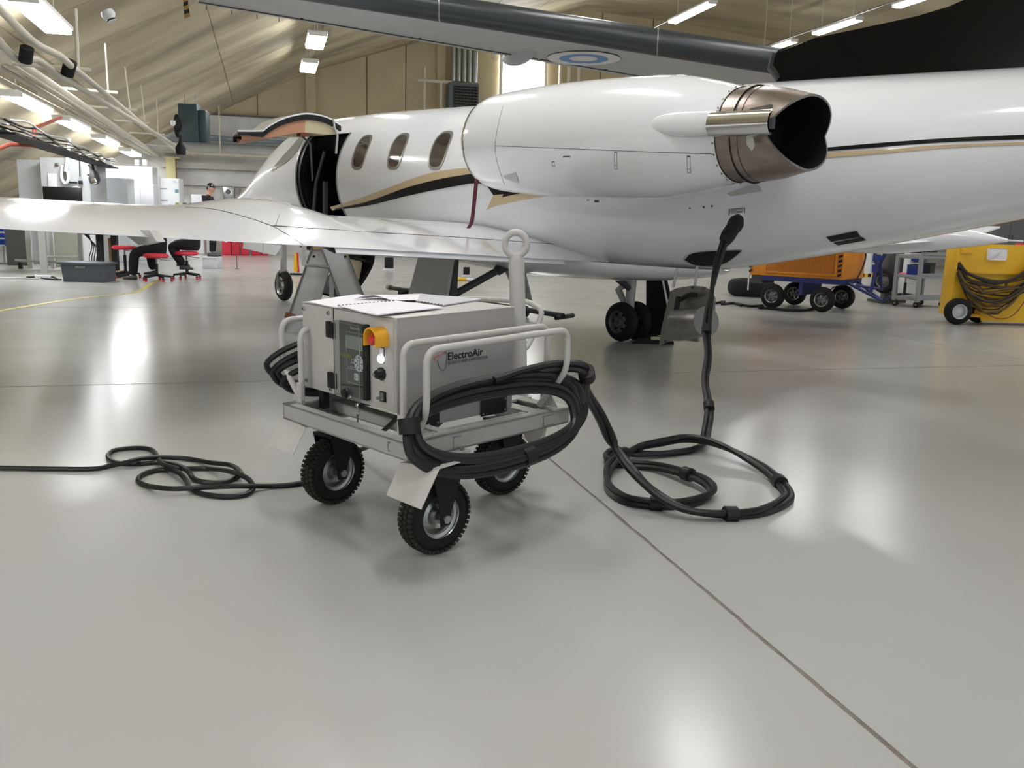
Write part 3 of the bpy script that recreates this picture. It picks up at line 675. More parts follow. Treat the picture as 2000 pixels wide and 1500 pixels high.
# under-cabinet cable and bits
b = B(); b.tube(cat_rom([cy(778, 815, .04), cy(770, 822, .06), cy(748, 842, .10), cy(735, 850, .16)], 4), .010, 8); b.obj('internal_cable', cable_m, cart)
b = B(); b.box((-.33, .28, .452), (.2, .02, .03)); b.cyl((-.3, .28, .452), (-.3, .24, .44), .012, n=8); b.obj('cable_gland', darkg, cart)

# keys hanging from the door lock
kt = CM @ V((-.247, -.012, .530))
t = thing('key_bunch', 'small bunch of keys hanging below the control door of the power cart', 'keys', kt)
b = B(); b.lathe([(0, 0), (.011, 0), (.012, .012), (.010, .016), (0, .016)], (0, 0, -.01), (V((.7, .7, 0)), V((0, 0, 1)), V((.7, -.7, 0))), n=14); b.obj('lock_key', chrome, t)
b = B(); b.tube([(.012*math.cos(a)*.7, -.012*math.cos(a)*.7, -.026+.012*math.sin(a)) for a in (2*PI*k/16 for k in range(16))], .0015, 6, closed=True); b.obj('key_ring', zinc, t)
b = B(); b.box((0, 0, -.048), (.012, .003, .018), bev=.001); b.box((0, 0, -.068), (.006, .002, .026)); b.obj('spare_key', zinc, t)

# papers on top
def sheet(name, lab, pxs, z, m, th=.003, curl=0.0, holes=None, sag=0.0):
    q = [CM @ cz(*p, z) for p in pxs]
    o_ = sum(q, V())/4; up = CM.to_3x3() @ V((0, 0, 1))
    b = B(); N = 10; M_ = 6; rows = []
    for i in range(N+1):
        s = i/N; row = []
        for j in range(M_+1):
            t_ = j/M_; p = q[0].lerp(q[1], s).lerp(q[3].lerp(q[2], s), t_)
            h = curl*math.sin(PI*s)**1.3*(1-t_)**.5 + .0012*math.sin(7*s+3*t_)
            row.append(p+up*(h+th)-o_)
        rows.append(row)
    b.grid(rows); low = [[p-up*max(th, .001) for p in r] for r in rows]; b.grid(low, flip=True)
    ed = [r[0] for r in rows]; el = [r[0] for r in low]
    for a_, c_ in ((rows[0], low[0]), (rows[-1], low[-1]), ([r[0] for r in rows], [r[0] for r in low]), ([r[-1] for r in rows], [r[-1] for r in low])): b.grid([a_, c_])
    t = thing(name, lab, 'booklet', o_)
    b.obj('pages', m, t)
    if holes:
        a_, c_, n = holes
        for k in range(n):
            p = CM @ cz(a_[0]+(c_[0]-a_[0])*k/(n-1), a_[1]+(c_[1]-a_[1])*k/(n-1), z+th)
            b = B(); b.tube([p-o_+up*(-.002+.004*math.sin(u_))+(CM.to_3x3() @ V((0, 1, 0)))*(.006*math.cos(u_)) for u_ in (PI*i/6 for i in range(7))], .0016, 5); b.obj('binding_ring', ink, t)
    return t
sheet('booklet', 'white document lying at the front left edge of the cart top', ((598, 591), (668, 603), (775, 589), (700, 576)), ZT+.006, paper, .004)
sheet('booklet', 'open ring-bound booklet nearest the camera on the cart top', ((660, 599), (737, 617), (866, 601), (772, 588)), ZT+.011, paper, .004, holes=((662, 597), (768, 588), 15))
sheet('booklet', 'ring-bound booklet with grey print on the right of the cart top', ((812, 589), (866, 598), (940, 586), (820, 575)), ZT+.006, paper2, .005, holes=((824, 590), (862, 596), 7))
sheet('loose_page', 'curled-up loose white page behind the open booklet on the cart top', ((690, 584), (768, 588), (815, 586), (820, 575)), ZT+.012, paper, .001, curl=.022)

# ================================================================ CABLES
def strands(pts, r, sep, n, twist, name, m, parent, rate=8.0, seg=8):
    """n strands lying round a centre line"""
    fr_ = []; up = V((0, 0, 1)); N = len(pts); s = 0.0
    for i, p in enumerate(pts):
        a = pts[max(i-1, 0)]; c = pts[min(i+1, N-1)]; t = (c-a).normalized()
        w = t.cross(up)
        if w.length < .05: w = t.cross(V((.6, .8, 0)))
        w.normalize(); u = w.cross(t); fr_.append((p, w, u))
        s += (p-a).length if i else 0
    outs = []
    for k in range(n):
        q = []; s = 0.0
        for i, (p, w, u) in enumerate(fr_):
            if i: s += (p-fr_[i-1][0]).length
            an = 2*PI*k/n + twist*s + 1.2*math.sin(s*rate*.4)
            q.append(p+(w*math.cos(an)+u*math.sin(an)*.8)*sep)
        b = B(); b.tube(q, r, seg); outs.append(b.obj(name, m, parent))
    return outs
def wrap(p, d, r, name, parent):
    b = B(); d = d.normalized(); b.cyl(p-d*.028, p+d*.028, r, n=14, cap=False); b.cyl(p-d*.026, p+d*.026, r*.97, n=14); return b.obj(name, tape, parent)
oc = thing('output_power_cable', 'heavy black twin cable coiled on the cart rail and plugged into the jet', 'cable', CM @ V((.25, .3, 0)))
OO = oc.location.copy()
def CL_(x, y, z): return CM @ V((x, y, z)) - OO
# coil loops on the right rails: each loop passes inside the outer rail at the top, hangs outside below
loops = []
def loop(y0, y1, zt, zb, dx, ph):
    yc, hy = (y0+y1)/2, (y1-y0)/2; zc = (zt+zb)/2; hz = (zt-zb)/2; pts = []
    for k in range(28):
        t = 2*PI*k/28+ph; c_, s_ = math.cos(t), math.sin(t)
        x = .272+dx*.6-.075*s_
        z = zc+hz*(s_**.60 if s_ > 0 else -((-s_)**.92))
        pts.append(CL_(x, yc+hy*(abs(c_)**.82)*(1 if c_ > 0 else -1), z))
    return pts
defs = [(-.155, .74, .658, .36, .0, 0), (-.17, .72, .622, .345, .02, .1), (-.135, .77, .655, .385, .01, .2), (-.18, .69, .60, .37, .03, .3), (-.12, .755, .63, .40, -.01, .15)]
for i, d in enumerate(defs):
    b = B(); b.tube(cat_rom(loop(*d), 2, closed=True), .0165, 9, closed=True); b.obj('coil_turn', cable_m, oc)
b = B()
for y, z, dx in ((-.165, .565, .03), (.36, .352, .035), (.50, .366, .03)):
    pass
wrap(CL_(.345, .36, .368), CL_(.345, .41, .374)-CL_(.345, .31, .362), .040, 'tape_wrap', oc)
wrap(CL_(.268, -.158, .56), CL_(.262, -.155, .59)-CL_(.278, -.160, .53), .038, 'tape_wrap', oc)
# run to the floor and the floor coil
tr2 = lambda X, Y_, z: G(1150+X/4.878, 820+Y_/4.878, z)-OO
pa = [CL_(.2, .30, .655), CL_(.20, .50, .665), CL_(.24, .66, .672), CL_(.30, .745, .655)]
pa += [P(1147, 768, 3.72)-OO, P(1172, 812, 3.85)-OO, P(1200, 870, 3.95)-OO]
pa += [tr2(430, 500, .17), tr2(640, 700, .09), tr2(900, 845, .045), tr2(1200, 895, .03), tr2(1600, 885, .022), tr2(1850, 780, .022), tr2(1890, 680, .022), tr2(1720, 500, .03), tr2(1500, 360, .05), tr2(1300, 260, .07), tr2(1100, 195, .08), tr2(900, 178, .08), tr2(700, 212, .07), tr2(500, 252, .06), tr2(360, 310, .06), tr2(240, 395, .05), tr2(180, 500, .03), tr2(190, 640, .022), tr2(350, 760, .022), tr2(640, 805, .022), tr2(900, 800, .022), tr2(1120, 735, .03), tr2(1175, 660, .04), tr2(1080, 570, .055), tr2(850, 490, .045), tr2(620, 440, .03), tr2(380, 425, .022), tr2(200, 405, .022), tr2(170, 350, .03), tr2(260, 300, .04), tr2(450, 320, .03), tr2(700, 320, .022), tr2(950, 290, .022), tr2(1080, 235, .03)]
pa += [P(1378, 850, 5.08)-OO, P(1385, 800, 5.25)-OO, P(1377, 745, 5.45)-OO, P(1383, 695, 5.62)-OO, P(1380, 645, 5.78)-OO, P(1387, 585, 5.95)-OO, P(1400, 520, 6.08)-OO, P(1416, 468, 6.16)-OO]
sm = cat_rom(pa, 8)
strands(sm, .0155, .0150, 2, .9, 'cable_strand', cable_m, oc)
for k, rr in ((26, .036), (8*10+3, .036), (8*13+4, .036), (8*21+2, .036), (8*26, .036), (8*30+5, .035), (8*42+1, .034), (8*45, .034)):
    if k+1 < len(sm): wrap(sm[k], sm[k+1]-sm[k-1], rr, 'tape_wrap', oc)
b = B(); p0 = P(1417, 468, 6.16)-OO; p1 = P(1441, 431, 6.38)-OO; d_ = (p1-p0)
Lp = d_.length; prof = [(.02, -.03), (.045, -.01), (.052, Lp*.15), (.054, Lp*.30), (.048, Lp*.36), (.053, Lp*.40), (.048, Lp*.45), (.053, Lp*.49), (.048, Lp*.54), (.058, Lp*.7), (.058, Lp*.9), (.04, Lp+.03)]
dn = d_.normalized(); a_ = dn.orthogonal().normalized()
b.lathe(prof, p0, (a_*.8, dn.cross(a_), dn), n=20); b.obj('aircraft_plug', blackm, oc)
# input cable on the floor at left
ic = thing('input_cable', 'thinner black cable looping over the floor left of the cart', 'cable', G(400, 930))
O2 = ic.location.copy()
tr3 = lambda X, Y_, z=.013: G(180+X/4.545, 840+Y_/4.545, z)-O2
pi_ = [G(-160, 912, .013)-O2, G(0, 914, .013)-O2, G(110, 916, .013)-O2, tr3(0, 345), tr3(150, 320), tr3(290, 290, .035), tr3(420, 257, .04), tr3(600, 242, .03), tr3(850, 255), tr3(1050, 290, .02), tr3(1230, 312, .03), tr3(1318, 380, .035), tr3(1270, 430), tr3(1150, 465), tr3(1000, 462), tr3(900, 430), tr3(850, 365, .04), tr3(760, 312, .035), tr3(600, 287, .02), tr3(400, 300), tr3(220, 290), tr3(142, 240), tr3(190, 182), tr3(380, 158), tr3(520, 172), tr3(572, 225), tr3(625, 300, .04), tr3(760, 340, .03), tr3(1000, 340), tr3(1200, 362, .04), tr3(1370, 425, .03), tr3(1428, 510, .013), tr3(1370, 568), tr3(1200, 590), tr3(1000, 570), tr3(880, 520, .013), tr3(830, 440, .02), tr3(760, 375, .03), tr3(640, 352), tr3(480, 380), tr3(408, 440), tr3(480, 492), tr3(700, 520, .035), tr3(1000, 508, .03), tr3(1300, 497, .035), tr3(1600, 497), tr3(1800, 480), tr3(2050, 420), G(680, 905, .013)-O2, G(705, 878, .05)-O2, CM @ V((-.3, .45, .35))-O2, CM @ V((-.3, .40, .46))-O2]
b = B(); b.tube(cat_rom(pi_, 7), .0125, 8); b.obj('cable_strand', cable_m, ic)
# coil hung on the left rails
lc = thing('hung_cable_coil', 'black cable coil hung over the left rails of the cart', 'cable', CM @ V((-.7, .3, ZF)))
O3 = lc.location.copy()
for i, (y0, y1, zt, zb, x) in enumerate(((-.10, .55, .735, .50, -.80), (-.07, .58, .675, .50, -.76), (-.06, .55, .640, .455, -.74), (-.085, .5, .70, .47, -.78))):
    pts = []
    for k in range(24):
        t = 2*PI*k/24; pts.append(CM @ V((x+.10*max(0, math.sin(t)), (y0+y1)/2+(y1-y0)/2*math.cos(t), (zt+zb)/2+(zt-zb)/2*math.sin(t)))-O3)
    b = B(); b.tube(cat_rom(pts, 2, closed=True), .0135, 8, closed=True); b.obj('coil_turn', cable_m, lc)

# ================================================================ BUSINESS JET
th_ = math.radians(130.7); pt_ = math.radians(1.8)
jfx = V((math.cos(th_)*math.cos(pt_), math.sin(th_)*math.cos(pt_), math.sin(pt_))); jfy = V((-math.sin(th_), math.cos(th_), 0)); jfz = jfx.cross(jfy)
JM = Matrix(((jfx.x, jfy.x, jfz.x, .347), (jfx.y, jfy.y, jfz.y, 9.03), (jfx.z, jfy.z, jfz.z, 0), (0, 0, 0, 1)))
JI = JM.inverted()
jet = thing('business_jet', 'white twin-engine business jet with gold and black stripes, open cabin door and black fin', 'aircraft'); jet.matrix_world = JM
def jy(px, py, y): return plane(px, py, JM, 1, y)
def jx(px, py, x): return plane(px, py, JM, 0, x)
def interp(tab, x):
    if x <= tab[0][0]: return tab[0][1:]
    for i in range(len(tab)-1):
        a, b_ = tab[i], tab[i+1]
        if a[0] <= x <= b_[0]:
            t = (x-a[0])/(b_[0]-a[0])
            # monotone smooth
            m0 = [(b_[k]-a[k])/(b_[0]-a[0]) for k in range(1, len(a))]
            pm = [(a[k]-tab[i-1][k])/(a[0]-tab[i-1][0]) for k in range(1, len(a))] if i > 0 else m0
            nm = [(tab[i+2][k]-b_[k])/(tab[i+2][0]-b_[0]) for k in range(1, len(a))] if i < len(tab)-2 else m0
            out = []
            for k in range(len(m0)):
                d0 = (m0[k]+pm[k])/2 if m0[k]*pm[k] > 0 else 0; d1 = (m0[k]+nm[k])/2 if m0[k]*nm[k] > 0 else 0
                h = b_[0]-a[0]; y0, y1 = a[k+1], b_[k+1]
                out.append((2*t**3-3*t*t+1)*y0+(t**3-2*t*t+t)*h*d0+(-2*t**3+3*t*t)*y1+(t**3-t*t)*h*d1)
            return out
    return tab[-1][1:]
# x, half width, top z, bottom z
FUS = [(-7.2, .12, 2.45, 2.25), (-6, .28, 2.44, 1.92), (-5, .42, 2.43, 1.68), (-4, .58, 2.45, 1.42), (-3, .71, 2.47, 1.18), (-2, .79, 2.48, .98), (-1.2, .81, 2.48, .88), (0, .81, 2.48, .86), (4.2, .81, 2.47, .86), (4.7, .80, 2.43, .86), (5.2, .75, 2.26, .86), (5.7, .67, 2.03, .87), (6.2, .56, 1.78, .89), (6.8, .43, 1.55, .93), (7.4, .29, 1.38, .98), (7.9, .16, 1.26, 1.03), (8.15, .03, 1.17, 1.10)]
def fus_pt(x, a, inset=0.0):
    w, zt, zb = interp(FUS, x); zc = (zt+zb)/2; h = (zt-zb)/2
    return V((x, (w-inset)*math.cos(a), zc+(h-inset)*math.sin(a)))
DX0, DX1 = 2.98, 4.02
def ang_at(x, z):
    w, zt, zb = interp(FUS, x); zc = (zt+zb)/2; h = (zt-zb)/2
    return math.asin(max(-1, min(1, (z-zc)/h)))
AT, AB = ang_at(3.5, 2.20), ang_at(3.5, .96)
angs = sorted(set([-PI/2+2*PI*k/72 for k in range(72)]+[AT, AB]))
xs = sorted(set([-7.2+k*.2 for k in range(77)]+[DX0, DX1, 8.15]))
xs = [x for x in xs if x <= 8.15 and not (abs(x-DX0) < .08 and x != DX0) and not (abs(x-DX1) < .08 and x != DX1)]
b = B(); R_ = b.grid([[fus_pt(x, a) for a in angs] for x in xs], closeu=True)
dele = []
for f in b.bm.faces:
    c = f.calc_center_median()
    if DX0 < c.x < DX1 and c.y > 0:
        an = ang_at(c.x, c.z)
        if AB < an < AT: dele.append(f)
bmesh.ops.delete(b.bm, geom=dele, context='FACES_ONLY')
b.face(R_[0]); b.face(R_[-1][::-1])
fbm = b.bm.copy(); 
fus = b.obj('fuselage', jetw, jet, ang=50)
# solid version for projecting markings
b2 = B(); b2.grid([[fus_pt(x, a) for a in angs] for x in xs], closeu=True); b2.bm.normal_update(); FT = BVHTree.FromBMesh(b2.bm)
# cabin interior shell
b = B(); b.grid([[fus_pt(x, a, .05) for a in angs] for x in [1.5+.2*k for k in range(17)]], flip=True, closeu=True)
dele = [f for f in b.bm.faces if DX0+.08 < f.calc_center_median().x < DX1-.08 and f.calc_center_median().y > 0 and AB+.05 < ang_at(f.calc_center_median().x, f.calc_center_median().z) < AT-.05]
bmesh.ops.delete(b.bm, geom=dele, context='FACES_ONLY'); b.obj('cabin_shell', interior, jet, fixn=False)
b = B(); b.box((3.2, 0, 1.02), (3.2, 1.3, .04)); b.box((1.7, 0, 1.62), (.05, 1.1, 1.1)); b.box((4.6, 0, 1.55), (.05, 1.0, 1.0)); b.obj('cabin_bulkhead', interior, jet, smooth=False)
# door frame: black ring round the opening
for nm, x0, x1 in (('door_frame', DX0, DX0+.035), ('door_frame', DX1-.10, DX1)):
    b = B(); rows = [[fus_pt(x, AB+(AT-AB)*k/24, .0 if j == 0 else .0) for k in range(25)] for j, x in enumerate((x0, x1))]
    rows2 = [[fus_pt(x, AB+(AT-AB)*k/24, .10) for k in range(25)] for x in (x0, x1)]
    b.grid([rows[0], rows2[0]]); b.grid([rows[1], rows2[1]]); b.grid([[p-V((0, .012, 0)) for p in r] for r in rows]); b.obj(nm, blackp, jet)
for x in (DX0-.012, DX1+.014):
    b = B(); b.tube([fus_pt(x, AB+(AT-AB)*k/24, -.002) for k in range(25)], .012, 6); b.obj('door_seal', rimm, jet)
b = B(); b.box((3.6, .62, 1.35), (.05, .05, .55)); b.tube([(3.75, .72, 1.1), (3.7, .70, 1.6), (3.66, .60, 2.0)], .02, 6); b.obj('door_mechanism', darkg, jet)
# upper door: arc shell swung up, lined in tan
UP = [(.75, 2.29), (.94, 2.365), (1.2, 2.38), (1.46, 2.31), (1.64, 2.215), (1.74, 2.14), (1.83, 2.125), (2.03, 2.12)]
UPs = cat_rom([(0, y, z) for y, z in UP[:6]], 4)+[V((0, 1.90, 2.125)), V((0, 2.03, 2.115))]
def shell(name, profile, x0, x1, th, m, parent, off=0.0):
    rows = []
    for x in (x0, x1): rows.append([V((x, p.y if x == x0 else .75+(p.y-.75)*.70, p.z-off)) for p in profile])
    low = [[p-V((0, 0, th)) for p in r] for r in rows]
    b = B(); b.grid(rows); b.grid(low, flip=True)
    b.grid([rows[0], low[0]]); b.grid([rows[1], low[1]], flip=True); b.grid([[r[0] for r in rows], [r[0] for r in low]]); b.grid([[r[-1] for r in rows], [r[-1] for r in low]])
    return b.obj(name, m, parent)
ud = shell('upper_door', UPs, DX0, DX1+.02, .018, jetw, jet)
b = B(); 
for x in (DX0+.002, DX1):
    pr = [V((0, p.y if x < 3.5 else .75+(p.y-.75)*.70, p.z)) for p in UPs]
    A = [V((x, p.y, p.z-.016)) for p in pr]; C_ = [V((x, p.y, p.z-.016-(.062 if p.y < 1.85 else .04))) for p in pr]
    b.grid([A, C_]); b.grid([[p+V((.03, 0, 0)) for p in C_], C_])
b.obj('door_edge_band', blackm, ud)
LP = [V((0, y, z)) for y, z in ((.8, 2.21), (1.2, 2.14), (1.26, 2.16), (1.46, 2.13), (1.64, 2.07), (1.96, 2.03))]
# tan lining closes the door from below
b = B()
top = cat_rom([(0, .80, 2.215), (0, .96, 2.30), (0, 1.2, 2.318), (0, 1.46, 2.25), (0, 1.64, 2.15), (0, 1.75, 2.075), (0, 1.98, 2.08)], 4)
bot = cat_rom([(0, .80, 2.17), (0, .96, 2.16), (0, 1.2, 2.16), (0, 1.42, 2.12), (0, 1.64, 2.065), (0, 1.75, 2.05), (0, 1.97, 2.02)], 4)
b.grid([[V((DX0+.03, p.y, p.z)) for p in top], [V((DX0+.05, p.y, p.z)) for p in bot]]); b.grid([[V((DX0+.05, p.y, p.z)) for p in bot], [V((DX1-.03, .75+(p.y-.75)*.7, p.z-.005)) for p in bot]]); b.grid([[V((DX1-.03, .75+(p.y-.75)*.7, p.z)) for p in top], [V((DX1-.03, .75+(p.y-.75)*.7, p.z-.005)) for p in bot]])
for f in b.bm.faces: f.material_index = 1 if f.calc_center_median().y < 1.2 else 0
tag(b.obj('door_lining', [lining, cream_l], ud), 'tan door lining, cream towards the hinge')
b = B(); b.box((DX0+.1, 1.2, 2.14), (.1, .1, .05)); b.obj('door_latch', mat('brown_latch', (112, 56, 38), .5), ud)
b = B(); b.cyl((DX0+.1, 1.22, 2.13), (DX0+.14, 1.08, 2.04), .012, n=8); b.cyl((DX0+.14, 1.08, 2.04), (DX0+.2, 1.02, 1.62), .013, n=8); b.obj('gas_strut', darkg, ud)
b = B(); b.tube([(DX0-.01, .86, 2.345), (DX0+.0, .84, 2.25), (DX0+.0, .80, 2.16), (DX0+.03, .80, 1.95)], .014, 8); b.obj('hinge_arm', jetg, ud)
b = B(); b.box((DX0+.01, 1.86, 2.085), (.03, .07, .03)); b.obj('door_pin', blackm, ud)
# lower door with steps, hanging under the sill
DN = cat_rom([(0, .25, .82), (0, .28, .62), (0, .42, .40), (0, .56, .26), (0, .66, .19)], 5)
b = B(); b.grid([[V((x, p.y, p.z)) for p in DN] for x in (DX0, DX1-.2)]); b.grid([[V((x, p.y+.02, p.z+.03)) for p in DN] for x in (DX0, DX1-.2)])
for x in (DX0, DX1): b.grid([[V((x, p.y, p.z)) for p in DN], [V((x, p.y+.02, p.z+.03)) for p in DN]])
ld = b.obj('lower_door', blackm, jet)
b = B(); b.box((3.5, .55, .72), (.9, .42, .03), rx(.25)); b.obj('step', darkg, ld)
b = B(); b.box((3.25, .52, .56), (.45, .22, .26), rx(.2), bev=.04); b.obj('step_box', cream_l, ld)
b = B(); b.box((3.25, .56, .34), (.46, .2, .08), bev=.01); b.obj('step', darkg, ld)
b = B(); b.box((3.5, .62, .79), (1.0, .3, .03)); b.box((2.99, .62, .76), (.03, .34, .07)); b.obj('sill', blackp, ld)
# windows
def win(x, z, w=.150, h=.205, par=jet):
    def so(s, e=3.0, n=36):
        out = []
        for k in range(n):
            t = 2*PI*k/n; c_, s_ = math.cos(t), math.sin(t)
            out.append((x+w*s*math.copysign(abs(c_)**(2/e), c_), z+h*s*math.copysign(abs(s_)**(2/e), s_)))
        return out
    def proj(xx, zz, off):
        p = fus_pt(xx, ang_at(xx, zz)); wv = interp(FUS, xx); zc = (wv[1]+wv[2])/2
        n = V((0, p.y/wv[0]**2, (p.z-zc)/((wv[1]-wv[2])/2)**2)).normalized(); return p+n*off
    b = B(); ro, rm, ri = so(1.0), so(.97), so(.85)
    R = b.grid([[proj(*p, -.004) for p in ro], [proj(*p, .008) for p in rm], [proj(*p, .008) for p in ri], [proj(*p, -.003) for p in ri]], closeu=True); wf_ = b.obj('cabin_window', rimm, par)
    b = B(); rows = []
    for s in (1, .75, .5, .25, .02): rows.append([proj(*p, .0025) for p in so(.86*s)])
    b.grid(rows, closeu=True); b.obj('window_pane', winglass, wf_)
    return wf_
for k, x in enumerate((2.51, 1.75, .96, .17)):
    if k < 3: win(x, 1.965)
# windscreen
# generic marking laid on a surface
def patch(tree, top, bot, name, m, n=30, k=4, off=.006, par=jet, smooth=True):
    n *= 2; k *= 2
    tp = cat_rom([(x, y, 0) for x, y in top], 8) if smooth else [V((x, y, 0)) for x, y in top]; bp_ = cat_rom([(x, y, 0) for x, y in bot], 8) if smooth else [V((x, y, 0)) for x, y in bot]
    def samp(L, f):
        q = f*(len(L)-1); i = min(int(q), len(L)-2); return L[i].lerp(L[i+1], q-i)
    eye = JI @ EYE; rows = []
    for i in range(n+1):
        f = i/n; a_, c_ = samp(tp, f), samp(bp_, f); row = []
        for j in range(k+1):
            q = a_.lerp(c_, j/k); d = (JI.to_3x3() @ ray(q.x, q.y)).normalized()
            h, nn, _, _ = tree.ray_cast(eye, d)
            if h is None: row = None; break
            if nn.dot(d) > 0: nn = -nn
            row.append(h+nn*off)
        if row: rows.append(row)
    if len(rows) < 2: return None
    b = B(); b.grid(rows); return b.obj(name, m, par, ang=80)
patch(FT, [(645, 404), (700, 388), (760, 366), (830, 341), (890, 330), (935, 327)], [(650, 411), (700, 401), (760, 386), (830, 363), (890, 345), (938, 342)], 'gold_stripe', gold)
patch(FT, [(655, 407), (720, 393), (790, 368), (850, 352), (900, 343), (940, 340), (1030, 350), (1062, 371)], [(655, 409.5), (720, 401), (790, 384), (850, 371), (900, 362), (925, 358), (950, 362), (965, 381)], 'black_stripe', blackgl, k=6, n=40, off=.010)
patch(FT, [(974, 360), (985, 364), (1000, 372), (1035, 374), (1078, 381)], [(951, 410), (970, 402), (1000, 395), (1035, 388), (1078, 382)], 'gold_stripe', gold, n=20)
patch(FT, [(990, 367), (1010, 370), (1035, 374)], [(982, 385), (1010, 379), (1035, 374.5)], 'black_stripe', blackgl, n=12, off=.009)
patch(FT, [(1590, 291), (1700, 281), (1850, 270), (2030, 262)], [(1590, 297), (1700, 289), (1850, 278), (2030, 271)], 'black_stripe', blackgl, n=20)
patch(FT, [(1590, 300), (1700, 293), (1850, 283), (2030, 276)], [(1590, 309), (1700, 302), (1850, 289), (2030, 281)], 'gold_stripe', gold, n=20)
patch(FT, [(590, 262), (572, 284), (552, 306), (530, 332)], [(596, 268), (584, 290), (564, 314), (532, 335)], 'windscreen', mat('windscreen_shade', (148, 150, 142), .2, coat=.4), n=16, k=3)
patch(FT, [(560, 412), (585, 409.5)], [(560, 416), (585, 415)], 'black_stripe', blackgl, n=3, k=1, smooth=False)
patch(FT, [(1614, 462), (1673, 450)], [(1623, 471), (1681, 461)], 'registration_bar', blackgl, n=6, k=2, smooth=False)
patch(FT, [(1627, 473), (1684, 462)], [(1637, 478), (1692, 468)], 'registration_bar', blackgl, n=6, k=2, smooth=False)
for px, py, w, h in ((1375, 404, 4, 4), (1391, 402, 4, 4), (1348, 406, 3, 3), (1166, 393, 9, 4)):
    patch(FT, [(px-w/2, py-h/2), (px+w/2, py-h/2)], [(px-w/2, py+h/2), (px+w/2, py+h/2)], 'fuselage_port', darkg, n=2, k=2, smooth=False)
for k in range(4): patch(FT, [(1426+k*.5, 407.5+k*2.6), (1452, 405.5+k*2.6)], [(1426, 408.6+k*2.6), (1452, 406.6+k*2.6)], 'placard_line', darkg, n=3, k=1, smooth=False)
patch(FT, [(1424, 408), (1425.5, 408)], [(1424, 420), (1425.5, 420)], 'placard_bracket', blackp, n=1, k=2, smooth=False); patch(FT, [(1454, 405), (1455.5, 405)], [(1454, 416), (1455.5, 416)], 'placard_bracket', blackp, n=1, k=2, smooth=False)
patch(FT, [(1421, 378), (1476, 357)], [(1428, 383), (1490, 373)], 'inspection_panel', jetg, n=4, k=2, smooth=False)
patch(FT, [(1147, 390), (1152, 390)], [(1147, 391.5), (1152, 391.5)], 'fuselage_mark', blackp, n=1, k=1, smooth=False)
# wing-root fairing under the belly
b = B(); rows = []
for i in range(25):
    s = i/24; x = -2.2+4.6*s; e = math.sin(PI*s)**.6; row = []
    for k in range(25):
        t = PI+PI*k/24; row.append(V((x, .86*e*math.cos(t)*(1+.05), 1.0+.0+(.24*e)*math.sin(t))))
    rows.append(row)
b.grid(rows); b.obj('belly_fairing', jetw, jet, ang=60)
# wings
def airfoil(n=14):
    up = []; lo = []
    for i in range(n+1):
        t = i/n; x = .5*(1-math.cos(PI*t)); yt = .11*5*(.2969*math.sqrt(x)-.126*x-.3516*x*x+.2843*x**3-.1015*x**4)
        cam_ = .022*4*x*(1-x); up.append((x, cam_+yt)); lo.append((x, cam_*.5-yt*.35))
    return up, lo
AU, AL = airfoil()
def wing_pt(y, f, upper, sgn=1):
    ya = abs(y); le = 1.55-.235*(ya-.8); te = -1.2; c = le-te; zt_ = .972+.044*ya
    tab = AU if upper else AL; q = 0
    for i in range(len(tab)-1):
        if tab[i][0] <= f <= tab[i+1][0]: t = (f-tab[i][0])/(tab[i+1][0]-tab[i][0]); q = tab[i][1]*(1-t)+tab[i+1][1]*t; break
    z = zt_+(1-f)*c*.022+q*c
    if sgn > 0 and upper:
        hb = max(0, 1-((ya-3.15)/.72)**2); z += .12*hb*hb*math.sin(PI*min(1, max(0, (1-f)/.9)))**.8
    return V((le-c*f, sgn*ya, z))
def wing(sgn, label):
    ys = [.3+.19*k for k in range(31)]; fs = [p[0] for p in AU]
    rows = []
    for y in ys:
        rows.append([wing_pt(y, f, True, sgn) for f in fs[::-1]]+[wing_pt(y, f, False, sgn) for f in fs[1:]])
    b = B(); R = b.grid(rows, closeu=True, flip=sgn < 0); b.face(R[0]); b.face(R[-1][::-1]); w = b.obj('wing', jetw, jet, ang=60)
    tag(w, label)
    # gaps between flap, aileron, spoiler: dark recessed seams lying on the skin; the hump's shadow curve is drawn likewise
    def seam(pts, up=True, r=.005):
        b = B(); b.tube([wing_pt(y, f, up, sgn)+V((0, 0, .001)) for y, f in pts], r, 5); return b.obj('seam_or_shadow_line', darkg, w)
    if sgn > 0:
        wt = BVHTree.FromPolygons([v.co for v in w.data.vertices], [tuple(p.vertices) for p in w.data.polygons]); eye = JI @ EYE
        for pts, r_ in (([(534, 441), (700, 452), (900, 464), (1112, 479)], .004), ([(546, 419), (538, 441)], .002), ([(532, 441), (560, 457), (592, 478)], .002), ([(362, 405), (420, 409), (480, 424), (532, 441)], .003)):
            out = []
            for q in cat_rom([(x, y, 0) for x, y in pts], 8):
                h, nn, _, _ = wt.ray_cast(eye, (JI.to_3x3() @ ray(q.x, q.y)).normalized())
                if h: out.append(h)
            if len(out) > 1: b = B(); b.tube(out, r_, 5); b.obj('seam_or_shadow_line', darkg, w)
    else: seam([(.9+.05*k, .76) for k in range(46)])
    # tip tank
    b = B(); b.lathe([(.02, -2.1), (.04, -2.0), (.11, -1.65), (.20, -1.15), (.28, -.6), (.31, 0), (.31, .7), (.27, 1.3), (.17, 1.8), (.08, 2.05), (.0, 2.15)], (.0, sgn*6.02, 1.30), 'x', n=28); tt = b.obj('tip_tank', jetw, jet, ang=60)
    b = B(); b.prism([(-.7, sgn*6.3, 1.38), (-1.4, sgn*6.5, 1.45), (-1.8, sgn*6.5, 1.45), (-1.7, sgn*6.2, 1.36)], (0, 0, .02)); b.obj('tank_fin', jetw, tt)
    return w
